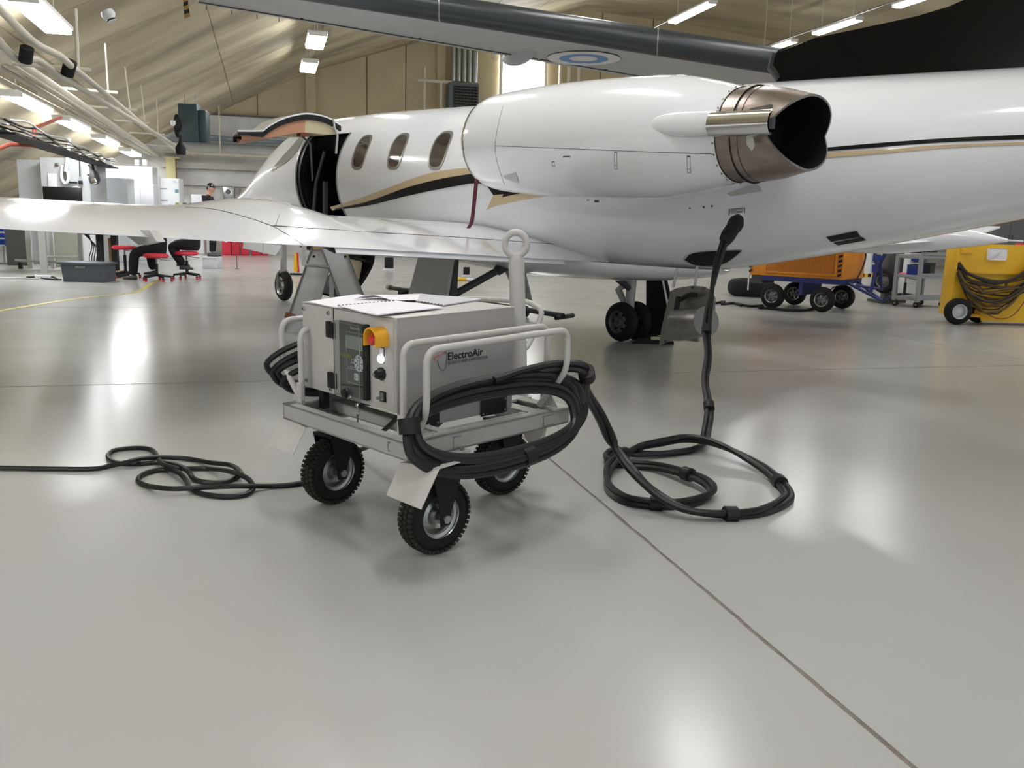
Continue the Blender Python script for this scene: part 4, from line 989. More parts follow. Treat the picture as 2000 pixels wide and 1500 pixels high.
wl = wing(1, 'left wing, towards the camera'); wr = wing(-1, 'right wing, behind the fuselage')
b = B(); b.cyl((-2.08, -6.02, 1.30), (-2.28, -6.02, 1.30), .012, n=8); b.obj('static_wick', cab_w, jet)
# flap slightly lowered along the inboard trailing edge
b = B(); rows = []
for k in range(12):
    y = .95+k*.2; p = wing_pt(y, .97, False); rows.append([p+V((.14, 0, -.01)), p+V((-.06, 0, -.045)), p+V((-.075, 0, -.038)), p+V((-.04, 0, .01))])
b.grid(rows, closeu=True); b.obj('flap', jetw, jet)
for y in (4.35,):
    b = B(); p = wing_pt(y, .86, False); b.prism([p+V((.3, 0, .01)), p+V((-.1, 0, -.06)), p+V((-.42, 0, -.02)), p+V((-.3, 0, .04))], (0, .05, 0)); b.obj('aileron_fairing', jetg, wl)
# engine nacelles
NC = V((0, 1.33, 1.955))
NAC = [(.26, -.9), (.31, -.70), (.335, -.63), (.362, -.66), (.39, -.78), (.405, -.98), (.42, -1.3), (.426, -1.75), (.42, -2.2), (.404, -2.6), (.354, -2.9), (.296, -3.14)]
def engine(sgn):
    c = V((0, sgn*NC.y, NC.z))
    b = B(); prof = cat_rom([(r, 0, x) for r, x in NAC[2:]], 4); b.lathe([(p.x, p.z) for p in prof], c, 'x', n=56, cap=False); bb = b.bm.copy(); na = b.obj('engine_nacelle', jetw, jet, ang=60)
    b = B(); b.lathe([(.24, -1.05), (.27, -.85), (.305, -.70), (.325, -.635), (.335, -.628), (.350, -.635), (.366, -.66), (.376, -.71)], c, 'x', n=56, cap=False); b.obj('intake_lip', chrome, na)
    b = B(); b.lathe([(.0, -1.2), (.26, -1.2), (.26, -1.04)], c, 'x', n=32, cap=False); b.obj('intake_fan', blackm, na)
    # nozzle with fish-mouth thrust reverser
    def nz_r(s): return interp([(0, .288), (.12, .292), (.35, .286), (.55, .272), (.8, .236), (.9, .222), (1, .216)], s)[0]
    def noz(off, name, m, x0=-3.10):
        b = B(); rows = []
        for i in range(15):
            s = i/14; row = []
            for k in range(64):
                t = 2*PI*k/64; far_ = max(0, -math.cos(t)*sgn); xe = -3.47-.155*abs(math.sin(t))**1.1-.11*far_**1.5
                x = x0+(xe-x0)*s; r = nz_r((x0-x)/.58)-off; row.append(c+V((x, r*math.cos(t), r*math.sin(t))))
            rows.append(row)
        b.grid(rows, closeu=True, flip=off > 0); return b.obj(name, m, na, ang=60, fixn=False), rows[-1]
    _, r1_ = noz(0, 'exhaust_nozzle', nozm); _, r2_ = noz(.014, 'nozzle_inside', blackm)
    b = B(); b.grid([r1_, r2_], closeu=True); b.obj('nozzle_rim', steel, na)
    b = B(); b.lathe([(.0, -3.25), (.3, -3.25)], c, 'x', n=32, cap=False); b.obj('nozzle_core', blackm, na)
    for x, rr in ((-3.30, .2885),):
        b = B(); b.tube([c+V((x+.0*math.sin(t), rr*math.cos(t), rr*math.sin(t))) for t in ([PI*k/24+ (0.12 if x < -3.4 else 0) for k in range(25)] if 0 else [2*PI*k/48 for k in range(48)])] if x > -3.4 else [c+V((x, rr*math.cos(t), rr*math.sin(t))) for t in [.35*PI+.3*PI*k/10 for k in range(11)]], .0016, 5, closed=x > -3.4); b.obj('nozzle_seam', darkg, na)
    b = B()
    for k in range(26):
        t = 2*PI*k/26; p = c+V((-3.13, .300*math.cos(t), .300*math.sin(t))); b.cyl(p, p+V((0, .006*math.cos(t), .006*math.sin(t))), .006, n=6)
    tag(b.obj('nozzle_rivets', steel, na), None, kind='stuff')
    # side stang fairing and polished rail
    y = sgn*(NC.y+.365); ax = (V((0, .55, 0)), V((0, 0, 1)), V((1, 0, 0)))
    b = B(); b.lathe([(.0, -2.60), (.03, -2.64), (.052, -2.72), (.07, -2.84), (.078, -2.98), (.074, -3.12), (.068, -3.2)], (0, y-.005*sgn, 2.0), ax, n=20); b.obj('stang_fairing', jetw, na, ang=60)
    b = B(); b.grid([[V((x, y+sgn*(.005+.062*math.cos(t)*.9), 1.985+.072*math.sin(t))) for t in (-PI/2+PI*k/14 for k in range(15))] for x in (-3.17, -3.60)])
    b.grid([[V((x, y+sgn*(.0+.052*math.cos(t)*.9), 1.985+.064*math.sin(t))) for t in (-PI/2+PI*k/14 for k in range(15))] for x in (-3.17, -3.60)]); b.obj('reverser_rail', chrome, na)
    b = B(); b.box((-3.53, y-.07*sgn, 1.985), (.05, .03, .06)); b.obj('reverser_linkage', darkg, na)
    b = B(); b.box((-3.46, y-.07*sgn, 2.07), (.14, .03, .025), ry(.12)); b.obj('reverser_linkage', steel, na)
    b = B(); b.prism([(-3.40, y-.04*sgn, 1.93), (-3.44, y-.04*sgn, 1.92), (-3.46, y-.045*sgn, 1.86), (-3.44, y-.05*sgn, 1.83), (-3.40, y-.05*sgn, 1.87)], (0, sgn*.006, 0)); b.obj('reverser_lug', jetg, na)
    # pylon
    b = B(); b.prism([(-.9, sgn*.6, 2.0), (-1.2, sgn*.6, 2.06), (-3.0, sgn*.6, 2.03), (-3.2, sgn*.6, 1.98), (-3.0, sgn*.6, 1.93), (-1.2, sgn*.6, 1.9)], (0, sgn*.5, 0)); b.obj('pylon', jetw, jet)
    return na, bb
nl, nbm = engine(1); engine(-1)
nbm.normal_update(); NT = BVHTree.FromBMesh(nbm)
def nline(pts, r=.0022, name='seam_or_shadow_line', m=darkg):
    eye = JI @ EYE; out = []
    for q in cat_rom([(x, y, 0) for x, y in pts], 8):
        d = (JI.to_3x3() @ ray(q.x, q.y)).normalized(); h, nn, _, _ = NT.ray_cast(eye, d)
        if h: out.append(h)
    if len(out) > 1:
        b = B(); b.tube(out, r, 5); return b.obj(name, m, nl)
nline([(968, 285), (1100, 290), (1250, 296), (1393, 301)]); nline([(982, 207), (973, 245), (967, 285), (972, 320), (985, 360)]); 
for x, y, w, h in ((1078, 316, 5, 10), (1200, 297, 5, 34), (1342, 305, 6, 33)):
    nline([(x, y), (x+w, y), (x+w+1, y+h), (x+1, y+h), (x, y)] if 0 else [(x, y), (x, y+h/2), (x+1, y+h)], .0018); nline([(x+w, y), (x+w, y+h/2), (x+w+1, y+h)], .0018); nline([(x, y), (x+w, y)], .004); nline([(x+1, y+h*.75), (x+w+1, y+h*.75)], .0015); nline([(x+1, y+h), (x+w+1, y+h)], .0018)
patch(NT, [(984, 343), (1008, 337)], [(988, 349), (1014, 358)], 'air_scoop', jetg, n=3, k=2, par=nl, smooth=False)
patch(NT, [(1101, 304), (1114, 304)], [(1101, 306.5), (1114, 306.5)], 'nacelle_mark', darkg, n=2, k=1, par=nl, smooth=False)
# maroon strap of the intake cover, hanging on to the wing
b = B(); sp = [jy(932, 342, 1.5), jy(929, 370, 1.45), jy(926, 400, 1.42), jy(922, 432, 1.38), jy(915, 446, 1.36)]
sp = cat_rom(sp, 4); b.grid([[p+V((.025, 0, 0)) for p in sp], [p-V((.025, 0, 0)) for p in sp]]); b.grid([[p+V((.025, .004, 0)) for p in sp], [p-V((.025, -.004, 0)) for p in sp]]); b.obj('cover_strap', maroon, jet)
# fin
fp = [(-2.44, 2.60), (-2.42, 2.66), (-2.47, 2.72), (-2.79, 2.765), (-3.18, 2.795), (-3.54, 2.825), (-3.75, 2.86), (-3.97, 2.93), (-4.3, 3.08), (-5.6, 4.3), (-7.2, 4.4), (-6.6, 2.9), (-6.4, 2.3), (-2.55, 2.40)]
b = B(); N_ = len(fp)
L1 = [V((x, .065 if k not in (0, 1, 2, 13) else .05, z)) for k, (x, z) in enumerate(fp)]
b.prism([V((x, -.07, z)) for x, z in fp], (0, .14, 0)); bmesh.ops.bevel(b.bm, geom=[e for e in b.bm.edges if abs(e.verts[0].co.y-e.verts[1].co.y) < .01], offset=.035, segments=4, affect='EDGES'); b.obj('fin', jetblack, jet, ang=50)
b = B(); b.tube([(-2.43, 0, 2.70), (-2.41, 0, 2.60), (-2.50, 0, 2.50)], .045, 10); b.obj('fin_intake_lip', blackp, jet)
b = B(); b.box((-6.6, 0, 4.35), (1.3, 4.2, .07)); b.obj('tailplane', jetw, jet)
for s in (-1, 1):
    b = B(); b.prism([(-4.9, s*.3, 1.7), (-6.3, s*.6, 1.35), (-6.9, s*.6, 1.5), (-6.6, s*.15, 2.0)], (0, s*.03, 0)); b.obj('ventral_fin', jetw, jet)
# landing gear
def wheel(c, r, w, par, rimr=.6, axis='y', hubm=None, nm='wheel', mtx=None):
    b = B(); prof = []
    for k in range(17):
        t = PI*k/16; prof.append((r*rimr+(r*(1-rimr))*math.sin(t)**.65, -w/2*math.cos(t)))
    b.lathe(prof, c, axis, n=36, cap=False); ty = b.obj(nm, rubber, par)
    b = B(); hw = w*.36
    b.lathe([(r*rimr*1.02, -w/2), (r*rimr*.9, -hw), (r*rimr*.82, -hw*.5), (r*.3, -hw*.6), (r*.2, -w*.5), (0, -w*.52)], c, axis, n=28, cap=False); b.lathe([(0, w*.52), (r*.2, w*.5), (r*.3, hw*.6), (r*rimr*.82, hw*.5), (r*rimr*.9, hw), (r*rimr*1.02, w/2)], c, axis, n=28, cap=False)
    b.obj('wheel_hub', hubm or steel, ty)
    b = B()
    for k in range(6):
        t = 2*PI*k/6
        if axis == 'y': p = V(c)+V((math.cos(t)*r*.4, 0, math.sin(t)*r*.4)); e = V((0, 1, 0))
        else: p = V(c)+V((0, math.cos(t)*r*.4, math.sin(t)*r*.4)); e = V((1, 0, 0))
        for s in (-1, 1): b.cyl(p+e*(s*hw*.5), p+e*(s*hw*.8), r*.07, n=8)
    tag(b.obj('hub_holes', blackm, ty), None, kind='stuff'); return ty
dark_hub = mat('brake_grey', (112, 112, 112), .45, .4)
def gz(x, y): return -(JI @ V((0, 0, 0))).z*0 + (-(JM @ V((x, y, 0))).z)    # local height of the floor below a point
for s, lab in ((1, 'left main landing gear'), (-1, 'right main landing gear')):
    g0 = gz(0, s*1.255)
    b = B(); b.cyl((0, s*1.255, g0+.26), (0, s*1.255, 1.0), .05, .06, n=16); b.cyl((0, s*1.255, g0+.22), (0, s*1.255, g0+.5), .035, n=16); st = tag(b.obj('main_gear_strut', jetg if s < 0 else darkg, jet), lab)
    for dy in (-.12, .12): wheel(V((0, s*1.255+dy, g0+.222)), .222, .145, st, .58, 'y', dark_hub)
    b = B(); b.cyl((0, s*1.255-.2, g0+.222), (0, s*1.255+.2, g0+.222), .03, n=12); b.obj('axle', darkg, st)
    b = B(); b.prism([(.04, s*1.255, .70), (.20, s*1.255, g0+.56), (.03, s*1.255, g0+.34), (.03, s*1.255, g0+.42), (.13, s*1.255, g0+.56), (.03, s*1.255, .62)], (0, .05, 0)); b.obj('torque_link', jetg if s < 0 else darkg, st)
    b = B(); b.cyl((.16, s*1.255, .94), (.16, s*1.255, .76), .075, n=14); b.box((.16, s*1.255, .75), (.2, .2, .012)); b.obj('uplock_box', darkg, st)
    b = B(); b.cyl((0, s*1.22, .60), (-.05, s*.75, .82), .035, n=12); b.cyl((-.05, s*.75, .82), (-.08, s*.55, .92), .05, n=12); b.obj('side_brace', darkg, st)
# left gear door: broad grey plate standing in front of the strut
q = [jy(818, 497, 1.42), jy(884, 497, 1.42), jy(868, 600, 1.42), jy(842, 640, 1.42), jy(780, 640, 1.42)]
b = B(); b.prism(q, (0, -.03, 0)); b.obj('gear_door', jetg, jet, smooth=False)
q = [jy(884, 497, 1.40), jy(893, 497, 1.36), jy(888, 600, 1.36), jy(868, 600, 1.40)]
q = [jy(1262, 530, -1.5), jy(1296, 530, -1.5), jy(1312, 600, -1.5), jy(1312, 655, -1.5), jy(1262, 655, -1.5)]
b = B(); b.prism(q, (0, -.03, 0)); gd = b.obj('gear_door', blackm, jet, smooth=False)  # right gear door, the shadow on its inner side painted as black
b = B(); b.tube([jy(1291, 530, -1.46), jy(1305, 600, -1.46)], .012, 6); b.obj('door_edge', jetw, gd)
# nose gear
g0 = gz(6.06, 0)
b = B(); b.cyl((6.06, 0, g0+.36), (6.06, 0, 1.1), .05, n=16); b.cyl((6.06, 0, g0+.33), (6.06, 0, g0+.48), .06, n=16); ng = b.obj('nose_gear_strut', jetg, jet)
b = B(); b.tube(fillet([(6.08, .085, g0+.22), (6.10, .09, g0+.42), (6.06, .0, g0+.50)], .05), .025, 10); b.tube(fillet([(6.08, -.085, g0+.22), (6.10, -.09, g0+.42), (6.06, .0, g0+.50)], .05), .025, 10); b.obj('nose_fork', steel, ng)
wheel(V((6.06, 0, g0+.238)), .238, .13, ng, .60, 'y', zinc)
b = B(); b.cyl((6.06, -.1, g0+.228), (6.06, .1, g0+.228), .02, n=10); b.obj('axle', steel, ng)
q = [jy(476, 471, .28), jy(550, 480, .28), jy(538, 499, .28), jy(474, 485, .28)]
b = B(); b.prism(q, (0, -.02, 0)); b.obj('nose_gear_door', jetw, jet, smooth=False)
b = B(); b.tube(fillet([jy(514, 470, .34), jy(513, 494, .34), jy(520, 495, .34)], .01), .01, 6); b.obj('door_hook', cab_w, jet)
# belly opening with dark interior and hanging tail-cone access panel
OP = [(1338, 506), (1350, 494), (1375, 489), (1420, 487), (1448, 488)]; OB = [(1338, 507), (1352, 515), (1375, 520), (1410, 517), (1448, 490)]
patch(FT, OP, OB, 'belly_opening', blackm, n=24, k=5, off=.006)
def ring_on(pts, r, name, m):
    eye = JI @ EYE; out = []
    for q in cat_rom([(x, y, 0) for x, y in pts], 5, closed=True):
        d = (JI.to_3x3() @ ray(q.x, q.y)).normalized(); h, nn, _, _ = FT.ray_cast(eye, d)
        if h: out.append(h)
    b = B(); b.tube(out, r, 6, closed=True); return b.obj(name, m, jet)
ring_on([(1336, 506), (1350, 494), (1385, 489), (1430, 487), (1449, 489), (1420, 512), (1385, 519), (1352, 516)], .008, 'opening_rim', jetg)
YP = .42
ap = [(1309, 569), (1320, 563), (1350, 558), (1372, 560), (1386, 568), (1393, 582), (1392, 640), (1378, 650), (1362, 658), (1362, 668), (1330, 664), (1300, 668), (1287, 674), (1292, 640)]
b = B(); b.prism([jy(x, y, YP) for x, y in ap], (0, -.03, 0)); hp = tag(b.obj('access_panel', steel, jet, smooth=False), 'access panel hanging open below the rear belly')
b = B(); c0 = jy(1326, 635, YP+.12); c1 = jy(1378, 628, YP+.22); b.cyl(c0, c1, .13, .11, n=28); b.obj('blower_drum', steel, hp)
b = B(); dd = (c1-c0).normalized(); b.cyl(c1, c1+dd*.012, .118, n=28); b.obj('drum_lid', mat('drum_grey', (128, 128, 126), .45), hp)
b = B(); b.tube(cat_rom([jy(1325, 580, YP+.06), jy(1321, 610, YP+.1), jy(1324, 640, YP+.1), jy(1340, 652, YP+.12)], 5), .022, 8); b.tube(cat_rom([jy(1330, 585, YP+.06), jy(1345, 576, YP+.08), jy(1362, 576, YP+.05)], 5), .02, 8); b.obj('duct_hose', blackm, hp)
for (x, y) in ((1352, 562), (1374, 564), (1300, 666), (1322, 658), (1340, 660), (1317, 657), (1357, 655), (1390, 590)):
    p = jy(x, y, YP+.006); b = B(); b.cyl(p-V((0, .004, 0)), p+V((0, .006, 0)), .008, n=8); b.obj('panel_fastener', darkg, hp)
for (a_, c_) in (((1322, 524), (1315, 561)), ((1362, 520), (1357, 558))):
    b = B(); b.tube([jy(*a_, YP), jy(*c_, YP)], .012, 6); b.obj('retaining_strap', jetg, hp)
for k, (px, py) in enumerate(((1210, 527), (1176, 527), (1203, 526), (1190, 527))):
    b = B(); p = jy(px, py, -.6); b.cyl(p+V((0, 0, .05)), p-V((0, 0, .06 if k else .1)), .006, n=6); b.obj('drain_mast', darkg, jet)

# ================================================================ HIGH GREY WING OF ANOTHER AIRCRAFT
ZW = 3.85
wq = thing('high_wing', 'long grey wing of another aircraft high behind the jet, with black leading edge and roundel', 'aircraft wing', (G(600, 10, ZW)+G(1500, 150, ZW))/2)
WO = wq.location.copy()
def front(s): return G(380, -30, ZW).lerp(G(1380, 130, ZW), s) if 0 else None
fA, fB = V((-3.6, 10.55, ZW)), V((4.6, 15.45, ZW))      # front of the flat underside
tA, tB = G(385, 10, ZW), G(1180, 144, ZW)
tdir = (tB-tA); tC = tA+tdir*1.75
NS = 26
def wsec(s):
    f = fA.lerp(fB, s); t = tA.lerp(tC, s); ch = (f-t); c = ch.length; ch.normalize()
    th = .30+.14*s
    pts = [t+V((0, 0, .02)), t+ch*c*.5+V((0, 0, -.01)), f]
    n = 9
    for k in range(1, n):           # round boot
        a = -PI/2+PI*k/n; pts.append(f+ch*(.16*math.cos(a))+V((0, 0, th/2+th/2*math.sin(a))))
    pts += [f+V((0, 0, th)), t+ch*c*.55+V((0, 0, th*.9)), t+V((0, 0, .05))]
    return pts
secs = [[p-WO for p in wsec(i/NS)] for i in range(NS+1)]
b = B(); R = b.grid([[r[k] for k in (0, 1, 2, 11, 12, 13)] for r in secs], closeu=True); b.face(R[0]); b.face(R[-1][::-1]); b.obj('wing_skin', c295, wq, ang=30)
for j, (i0, i1) in enumerate(((0, 8), (8, 18), (18, 26))):
    b = B(); b.grid([[p for p in secs[i][2:12]] for i in range(i0, i1+1)]); b.grid([[p*.999 for p in secs[i][2:12]] for i in (i0, i1)]) if 0 else None; b.obj('deicing_boot', boot, wq, ang=50)
for i in (8, 18):
    b = B(); b.tube([p for p in secs[i][2:12]], .012, 6); b.obj('boot_seam', steel, wq)
b = B(); ta = secs[0]; b.tube([r[0].lerp(r[1], .28)-V((0, 0, .006)) for r in secs], .010, 5); b.obj('aileron_gap', darkg, wq)
for s_ in (3, 7, 11, 15):
    p = secs[s_][0].lerp(secs[s_][1], .35); b = B(); b.cyl(p-V((0, 0, .012)), p+V((0, 0, .02)), .022, n=8); b.obj('fastener', blackm, wq)
for x, y in ((403, 15), (453, 24), (502, 32), (545, 38)):
    p = G(x, y, ZW)-WO; b = B(); b.tube([p+V((0, 0, .02)), p-V((0, 0, .03))], .006, 5); b.obj('static_wick', darkg, wq)
# roundel on the underside
rc = G(1140, 114, ZW-.012)
def disc(r0_, r1_, m, dz):
    b = B(); n = 48; A = [(rc-WO)+V((r1_*math.cos(2*PI*k/n), r1_*math.sin(2*PI*k/n), dz)) for k in range(n)]
    if r0_ == 0: b.prism(A, (0, 0, -.002))
    else: b.grid([A, [(rc-WO)+V((r0_*math.cos(2*PI*k/n), r0_*math.sin(2*PI*k/n), dz)) for k in range(n)]], closeu=True)
    return b.obj('roundel_ring', m, wq, smooth=False)
disc(0, .57, whiter, -.004); disc(.22, .38, bluer, -.008)
b = B(); b.tube([(rc-WO)+V((.57*math.cos(2*PI*k/48), .57*math.sin(2*PI*k/48), -.003)) for k in range(48)], .004, 5, closed=True); b.obj('roundel_edge', darkg, wq)
b = B(); p = G(968, 106, ZW)-WO; b.lathe([(0, -.10), (.05, -.08), (.07, -.03), (.06, .04)], p, n=16); b.obj('wing_lamp', glass, wq)
b = B(); rows = []
pc_, qc_ = G(985, 118, ZW)-WO, G(1045, 98, ZW)-WO
for i in range(13):
    s_ = i/12; c_ = pc_.lerp(qc_, s_); rr = .16*math.sin(PI*(s_*.93+.05))**.6
    rows.append([c_+V((rr*.9*math.cos(PI+PI*k/12), rr*.5*math.cos(PI+PI*k/12)*0, .03+rr*1.1*math.sin(PI+PI*k/12))) for k in range(13)])
b.grid(rows); b.obj('hinge_fairing', c295, wq, ang=60)
# fuselage of that aircraft, carried far to the right behind the jet
b = B(); b.tube([(tB+(tB-tA)*.85)+V((.6, -.2, -.6))-WO+V((-.5*math.cos(0), 0, 0))*0, (tB+(tB-tA)*.85)-WO+V((.9, .2, -.6))], .2, 10) if 0 else b.cyl(wsec(.9)[1]-WO+V((0, 0, .05)), wsec(1.0)[1]-WO+V((0, 0, .05)), .02, n=8); b.obj('underwing_pipe', c295, wq)
# hazard striped tag at the tip
t = thing('hazard_streamer', 'black and yellow striped tag hanging at the left tip of the grey wing', 'streamer', P(362, 38, 10.6))
T0 = t.location.copy(); hz = mat('hazard_yellow', (150, 120, 60), .6)
rows = [[P(356, -30, 10.6)-T0, P(368, -30, 10.6)-T0], [P(358, 5, 10.6)-T0, P(367, 5, 10.6)-T0], [P(360, 36, 10.6)-T0, P(372, 36, 10.6)-T0]]
for i in range(8):
    a0, a1 = i/8, (i+1)/8
    def ed(a, k): q = a*2; j = min(int(q), 1); return rows[j][k].lerp(rows[j+1][k], q-j)
    b = B(); b.prism([ed(a0, 0), ed(max(0, a0-.06), 1), ed(max(0, a1-.06), 1), ed(a1, 0)], BU*.01); b.obj('stripe', [blackm, hz][i % 2], t, smooth=False)

# ================================================================ THINGS ROUND THE JET
def px_plate(name, pts, Y, m, parent, O_, th=.03, dirv=None):
    b = B(); b.prism([P(x, y, Y)-O_ for x, y in pts], (dirv or V((0, 1, 0)))*th); return b.obj(name, m, parent, smooth=False)
t = thing('work_trestle', 'grey metal A-frame trestle standing under the wing behind the cart', 'trestle', G(640, 655)); T0 = t.location.copy()
YT = 9.6
al_ = mat('alu_sheet', (204, 205, 207), .4, .0, var=.05)
px_plate('leg_plate', [(612, 480), (628, 480), (644, 520), (622, 600), (606, 650), (552, 650), (580, 575)], YT+.12, al_, t, T0, .02)
px_plate('leg_plate', [(628, 487), (674, 484), (713, 585), (738, 650), (688, 650), (663, 583)], YT, al_, t, T0, .02)
px_plate('top_plate', [(612, 478), (668, 480), (672, 487), (612, 487)], YT+.06, wood, t, T0, .1)
for a_, c_, yy in (((611, 480), (552, 652), YT+.1), ((626, 480), (688, 650), YT-.02), ((673, 484), (738, 650), YT-.02), ((644, 520), (606, 650), YT+.14)):
    b = B(); b.tube([P(*a_, yy)-T0, P(*c_, yy)-T0], .013, 6); b.obj('leg_rail', zinc, t)
b = B(); b.tube([P(597, 518, YT-.04)-T0, P(643, 522, YT-.04)-T0], .016, 8); b.obj('cross_brace', zinc, t)
for x, y in ((613, 501), (674, 501)):
    b = B(); p = P(x, y, YT-.01)-T0; b.cyl(p, p+V((0, .01, 0)), .014, n=10); b.obj('hole', blackm, t)
b = B(); p = P(566, 617, YT+.09)-T0; b.box(p, (.1, .05, .06), ry(.3)); b.obj('tape_band', brownm, t)
b = B(); b.tube([P(594, 475, 9.9)-T0, P(594, 520, 9.9)-T0], .03, 6); b.tube([P(648, 540, 9.9)-T0, P(648, 590, 9.9)-T0], .03, 6); tag(b.obj('back_leg', al_, t), None)
# cone behind the nose wheel
t = thing('safety_stand', 'yellow and red marker board standing behind the nose wheel', 'marker', G(581, 537)); T0 = t.location.copy(); Yc = T0.y
px_plate('yellow_panel', [(575, 494), (579, 497), (581, 530), (573, 530)], Yc-.02, yel2, t, T0, .02)
px_plate('red_panel', [(578, 494), (582, 494), (585, 532), (580, 532)], Yc+.01, redp, t, T0, .02)
b = B(); b.box((0, 0, .02), (.3, .2, .04)); b.obj('foot', blackp, t)
# inner gear door of the jet
b = B(); b.prism([jy(984, 526, .35), jy(1021, 526, .35), jy(1037, 592, .35), jy(1014, 592, .35)], (0, -.03, 0)); b.obj('gear_door', jetg, jet, smooth=False)
# tow bar lying under the jet
t = thing('tow_bar', 'black tow bar lying under the jet wing behind the cart', 'tow bar', G(930, 590)); T0 = t.location.copy()
A, C_ = G(763, 562, .12)-T0, G(1100, 617, .12)-T0; d_ = (C_-A).normalized(); w_ = V((-d_.y, d_.x, 0))
b = B(); b.cyl(A, C_, .035, n=10); b.obj('bar', blackm, t)
b = B(); b.cyl(G(1086, 621, .10)-T0, G(1119, 616, .10)-T0, .03, n=10); b.obj('cross_handle', blackm, t)
b = B(); b.cyl(A-d_*.1, A, .05, n=10); b.obj('tow_eye', steel, t)
for s_ in (.12, .8):
    b = B(); c_ = A.lerp(C_, s_); c_.z = .08; b.cyl(c_-w_*.12, c_+w_*.12, .08, n=16); b.obj('bar_wheel', rubber, t)
# chocks and stands under the far wing
for x0, x1, y0, y1, lab in ((752, 768, 503, 528, 'black support block on a white foot under the far wing'), (905, 917, 522, 541, 'black support block under the far wing right of the grey gear door'), (1042, 1058, 531, 540, 'small black block on the floor right of the lifting ring')):
    g = G((x0+x1)/2, y1); w_ = (x1-x0)/1700*g.y; h_ = (y1-y0)/1700*g.y
    t = thing('support_block', lab, 'block', g); b = B(); b.box((0, 0, h_/2+.03), (w_, w_*.8, h_-.06), bev=.01); b.obj('block', blackm, t)
    b = B(); b.box((0, 0, .02), (w_*1.5, w_*1.1, .04), bev=.005); b.obj('foot', cab_w, t)
t = thing('chock_bar', 'yellow and white bar lying on the floor under the far wing', 'bar', G(910, 545)); T0 = t.location.copy()
b = B(); b.cyl(G(895, 545, .04)-T0, G(912, 546, .04)-T0, .04, n=8); b.obj('yellow_end', yel2, t); b = B(); b.cyl(G(912, 546, .04)-T0, G(924, 546.5, .04)-T0, .04, n=8); b.obj('white_end', cab_w, t)
t = thing('wheel_chock', 'black chock with a cream handle beside the right main wheel', 'chock', G(1272, 672)); b = B(); b.prism([(-.2, 0, 0), (.25, 0, 0), (.25, 0, .03), (.02, 0, .1), (-.15, 0, .03)], (0, .15, 0)); b.obj('chock', blackm, t); b = B(); b.box((.1, -.02, .07), (.22, .02, .03)); b.obj('handle', cream_l, t)
t = thing('thin_post', 'thin dark pin standing on the floor left of the nose wheel', 'post', G(463, 525)); b = B(); b.cyl((0, 0, 0), (0, 0, .42), .012, .006, n=6); b.obj('pin', darkg, t); b = B(); b.cyl((0, 0, 0), (0, 0, .01), .05, n=10); b.obj('foot', darkg, t)

# ================================================================ RIGHT BACKGROUND
def road_wheel(c, r, w, par, ax, m=None, spokes=6):
    ax = V(ax).normalized(); a_ = ax.orthogonal().normalized(); fr_ = (a_, ax.cross(a_), ax)
    b = B(); prof = [(r*.55+(r*.45)*math.sin(PI*k/12)**.55, -w/2*math.cos(PI*k/12)) for k in range(13)]
    b.lathe(prof, c, fr_, n=32, cap=False); ty = b.obj('tyre', rubber, par)
    b = B(); b.lathe([(r*.58, -w*.5), (r*.5, -w*.42), (r*.46, -w*.1), (r*.46, w*.1), (r*.5, w*.42), (r*.58, w*.5)], c, fr_, n=28, cap=False); b.obj('rim', m or zinc, ty)
    b = B(); b.lathe([(r*.46, 0), (r*.2, w*.28), (0, w*.3)], c, fr_, n=24, cap=False); b.lathe([(r*.46, 0), (r*.2, -w*.28), (0, -w*.3)], c, fr_, n=24, cap=False); b.obj('wheel_disc', dark_hub if spokes else (m or zinc), ty)
    for k in range(spokes):
        t = 2*PI*k/spokes; d = fr_[0]*math.cos(t)+fr_[1]*math.sin(t)
        for s_ in (-1, 1): b = B(); b.cyl(V(c)+d*r*.12+ax*(s_*w*.32), V(c)+d*r*.47+ax*(s_*w*.15), r*.06, n=6); b.obj('spoke', m or zinc, ty)
    return ty
# orange trailer
g1, g2 = G(1505, 602), G(1602, 610); dd = (g2-g1); ang_o = math.atan2(dd.y, dd.x)
t = thing('orange_air_cart', 'orange equipment trailer with mesh side, blue chassis and four wheels behind the jet belly', 'trailer', g1, ang_o)
wb = dd.length; r_ = .205
for x in (0, wb):
    for y in (.0, .98): road_wheel((x, y+.05, r_), r_, .14, t, (0, -1, 0))
bx0, bx1 = -.42, wb+.30
b = B(); b.box(((bx0+bx1)/2, .54, .83), (bx1-bx0, 1.06, .58), bev=.01); body = b.obj('body', orange, t)
b = B(); b.box(((bx0+bx1)/2+.08, .002, .83), (bx1-bx0-.42, .02, .42)); b.obj('mesh_panel', orange_m, body, smooth=False)
b = B()
for k in range(34): b.box((bx0+.32+k*(bx1-bx0-.46)/34, -.010, .83), (.008, .006, .40))
for k in range(16): b.box(((bx0+bx1)/2+.08, -.010, .64+k*.026), (bx1-bx0-.44, .006, .006))
tag(b.obj('grille_wires', orange, body, smooth=False), None, kind='stuff')
for z in (.61, 1.05): b = B(); b.box(((bx0+bx1)/2+.08, -.012, z), (bx1-bx0-.38, .02, .03)); b.obj('panel_frame', orange, body, smooth=False)
for x in (bx0+.28, bx1-.11): b = B(); b.box((x, -.012, .83), (.03, .02, .46)); b.obj('panel_frame', orange, body, smooth=False)
for x in (bx1-.05, bx0+.02):
    for k in range(7): b = B(); b.prism([(x-.03, -.004, .58+k*.075), (x+.03, -.004, .60+k*.075), (x+.03, -.004, .64+k*.075), (x-.03, -.004, .62+k*.075)], (0, -.004, 0)); b.obj('hazard_stripe', blackm, body, smooth=False)
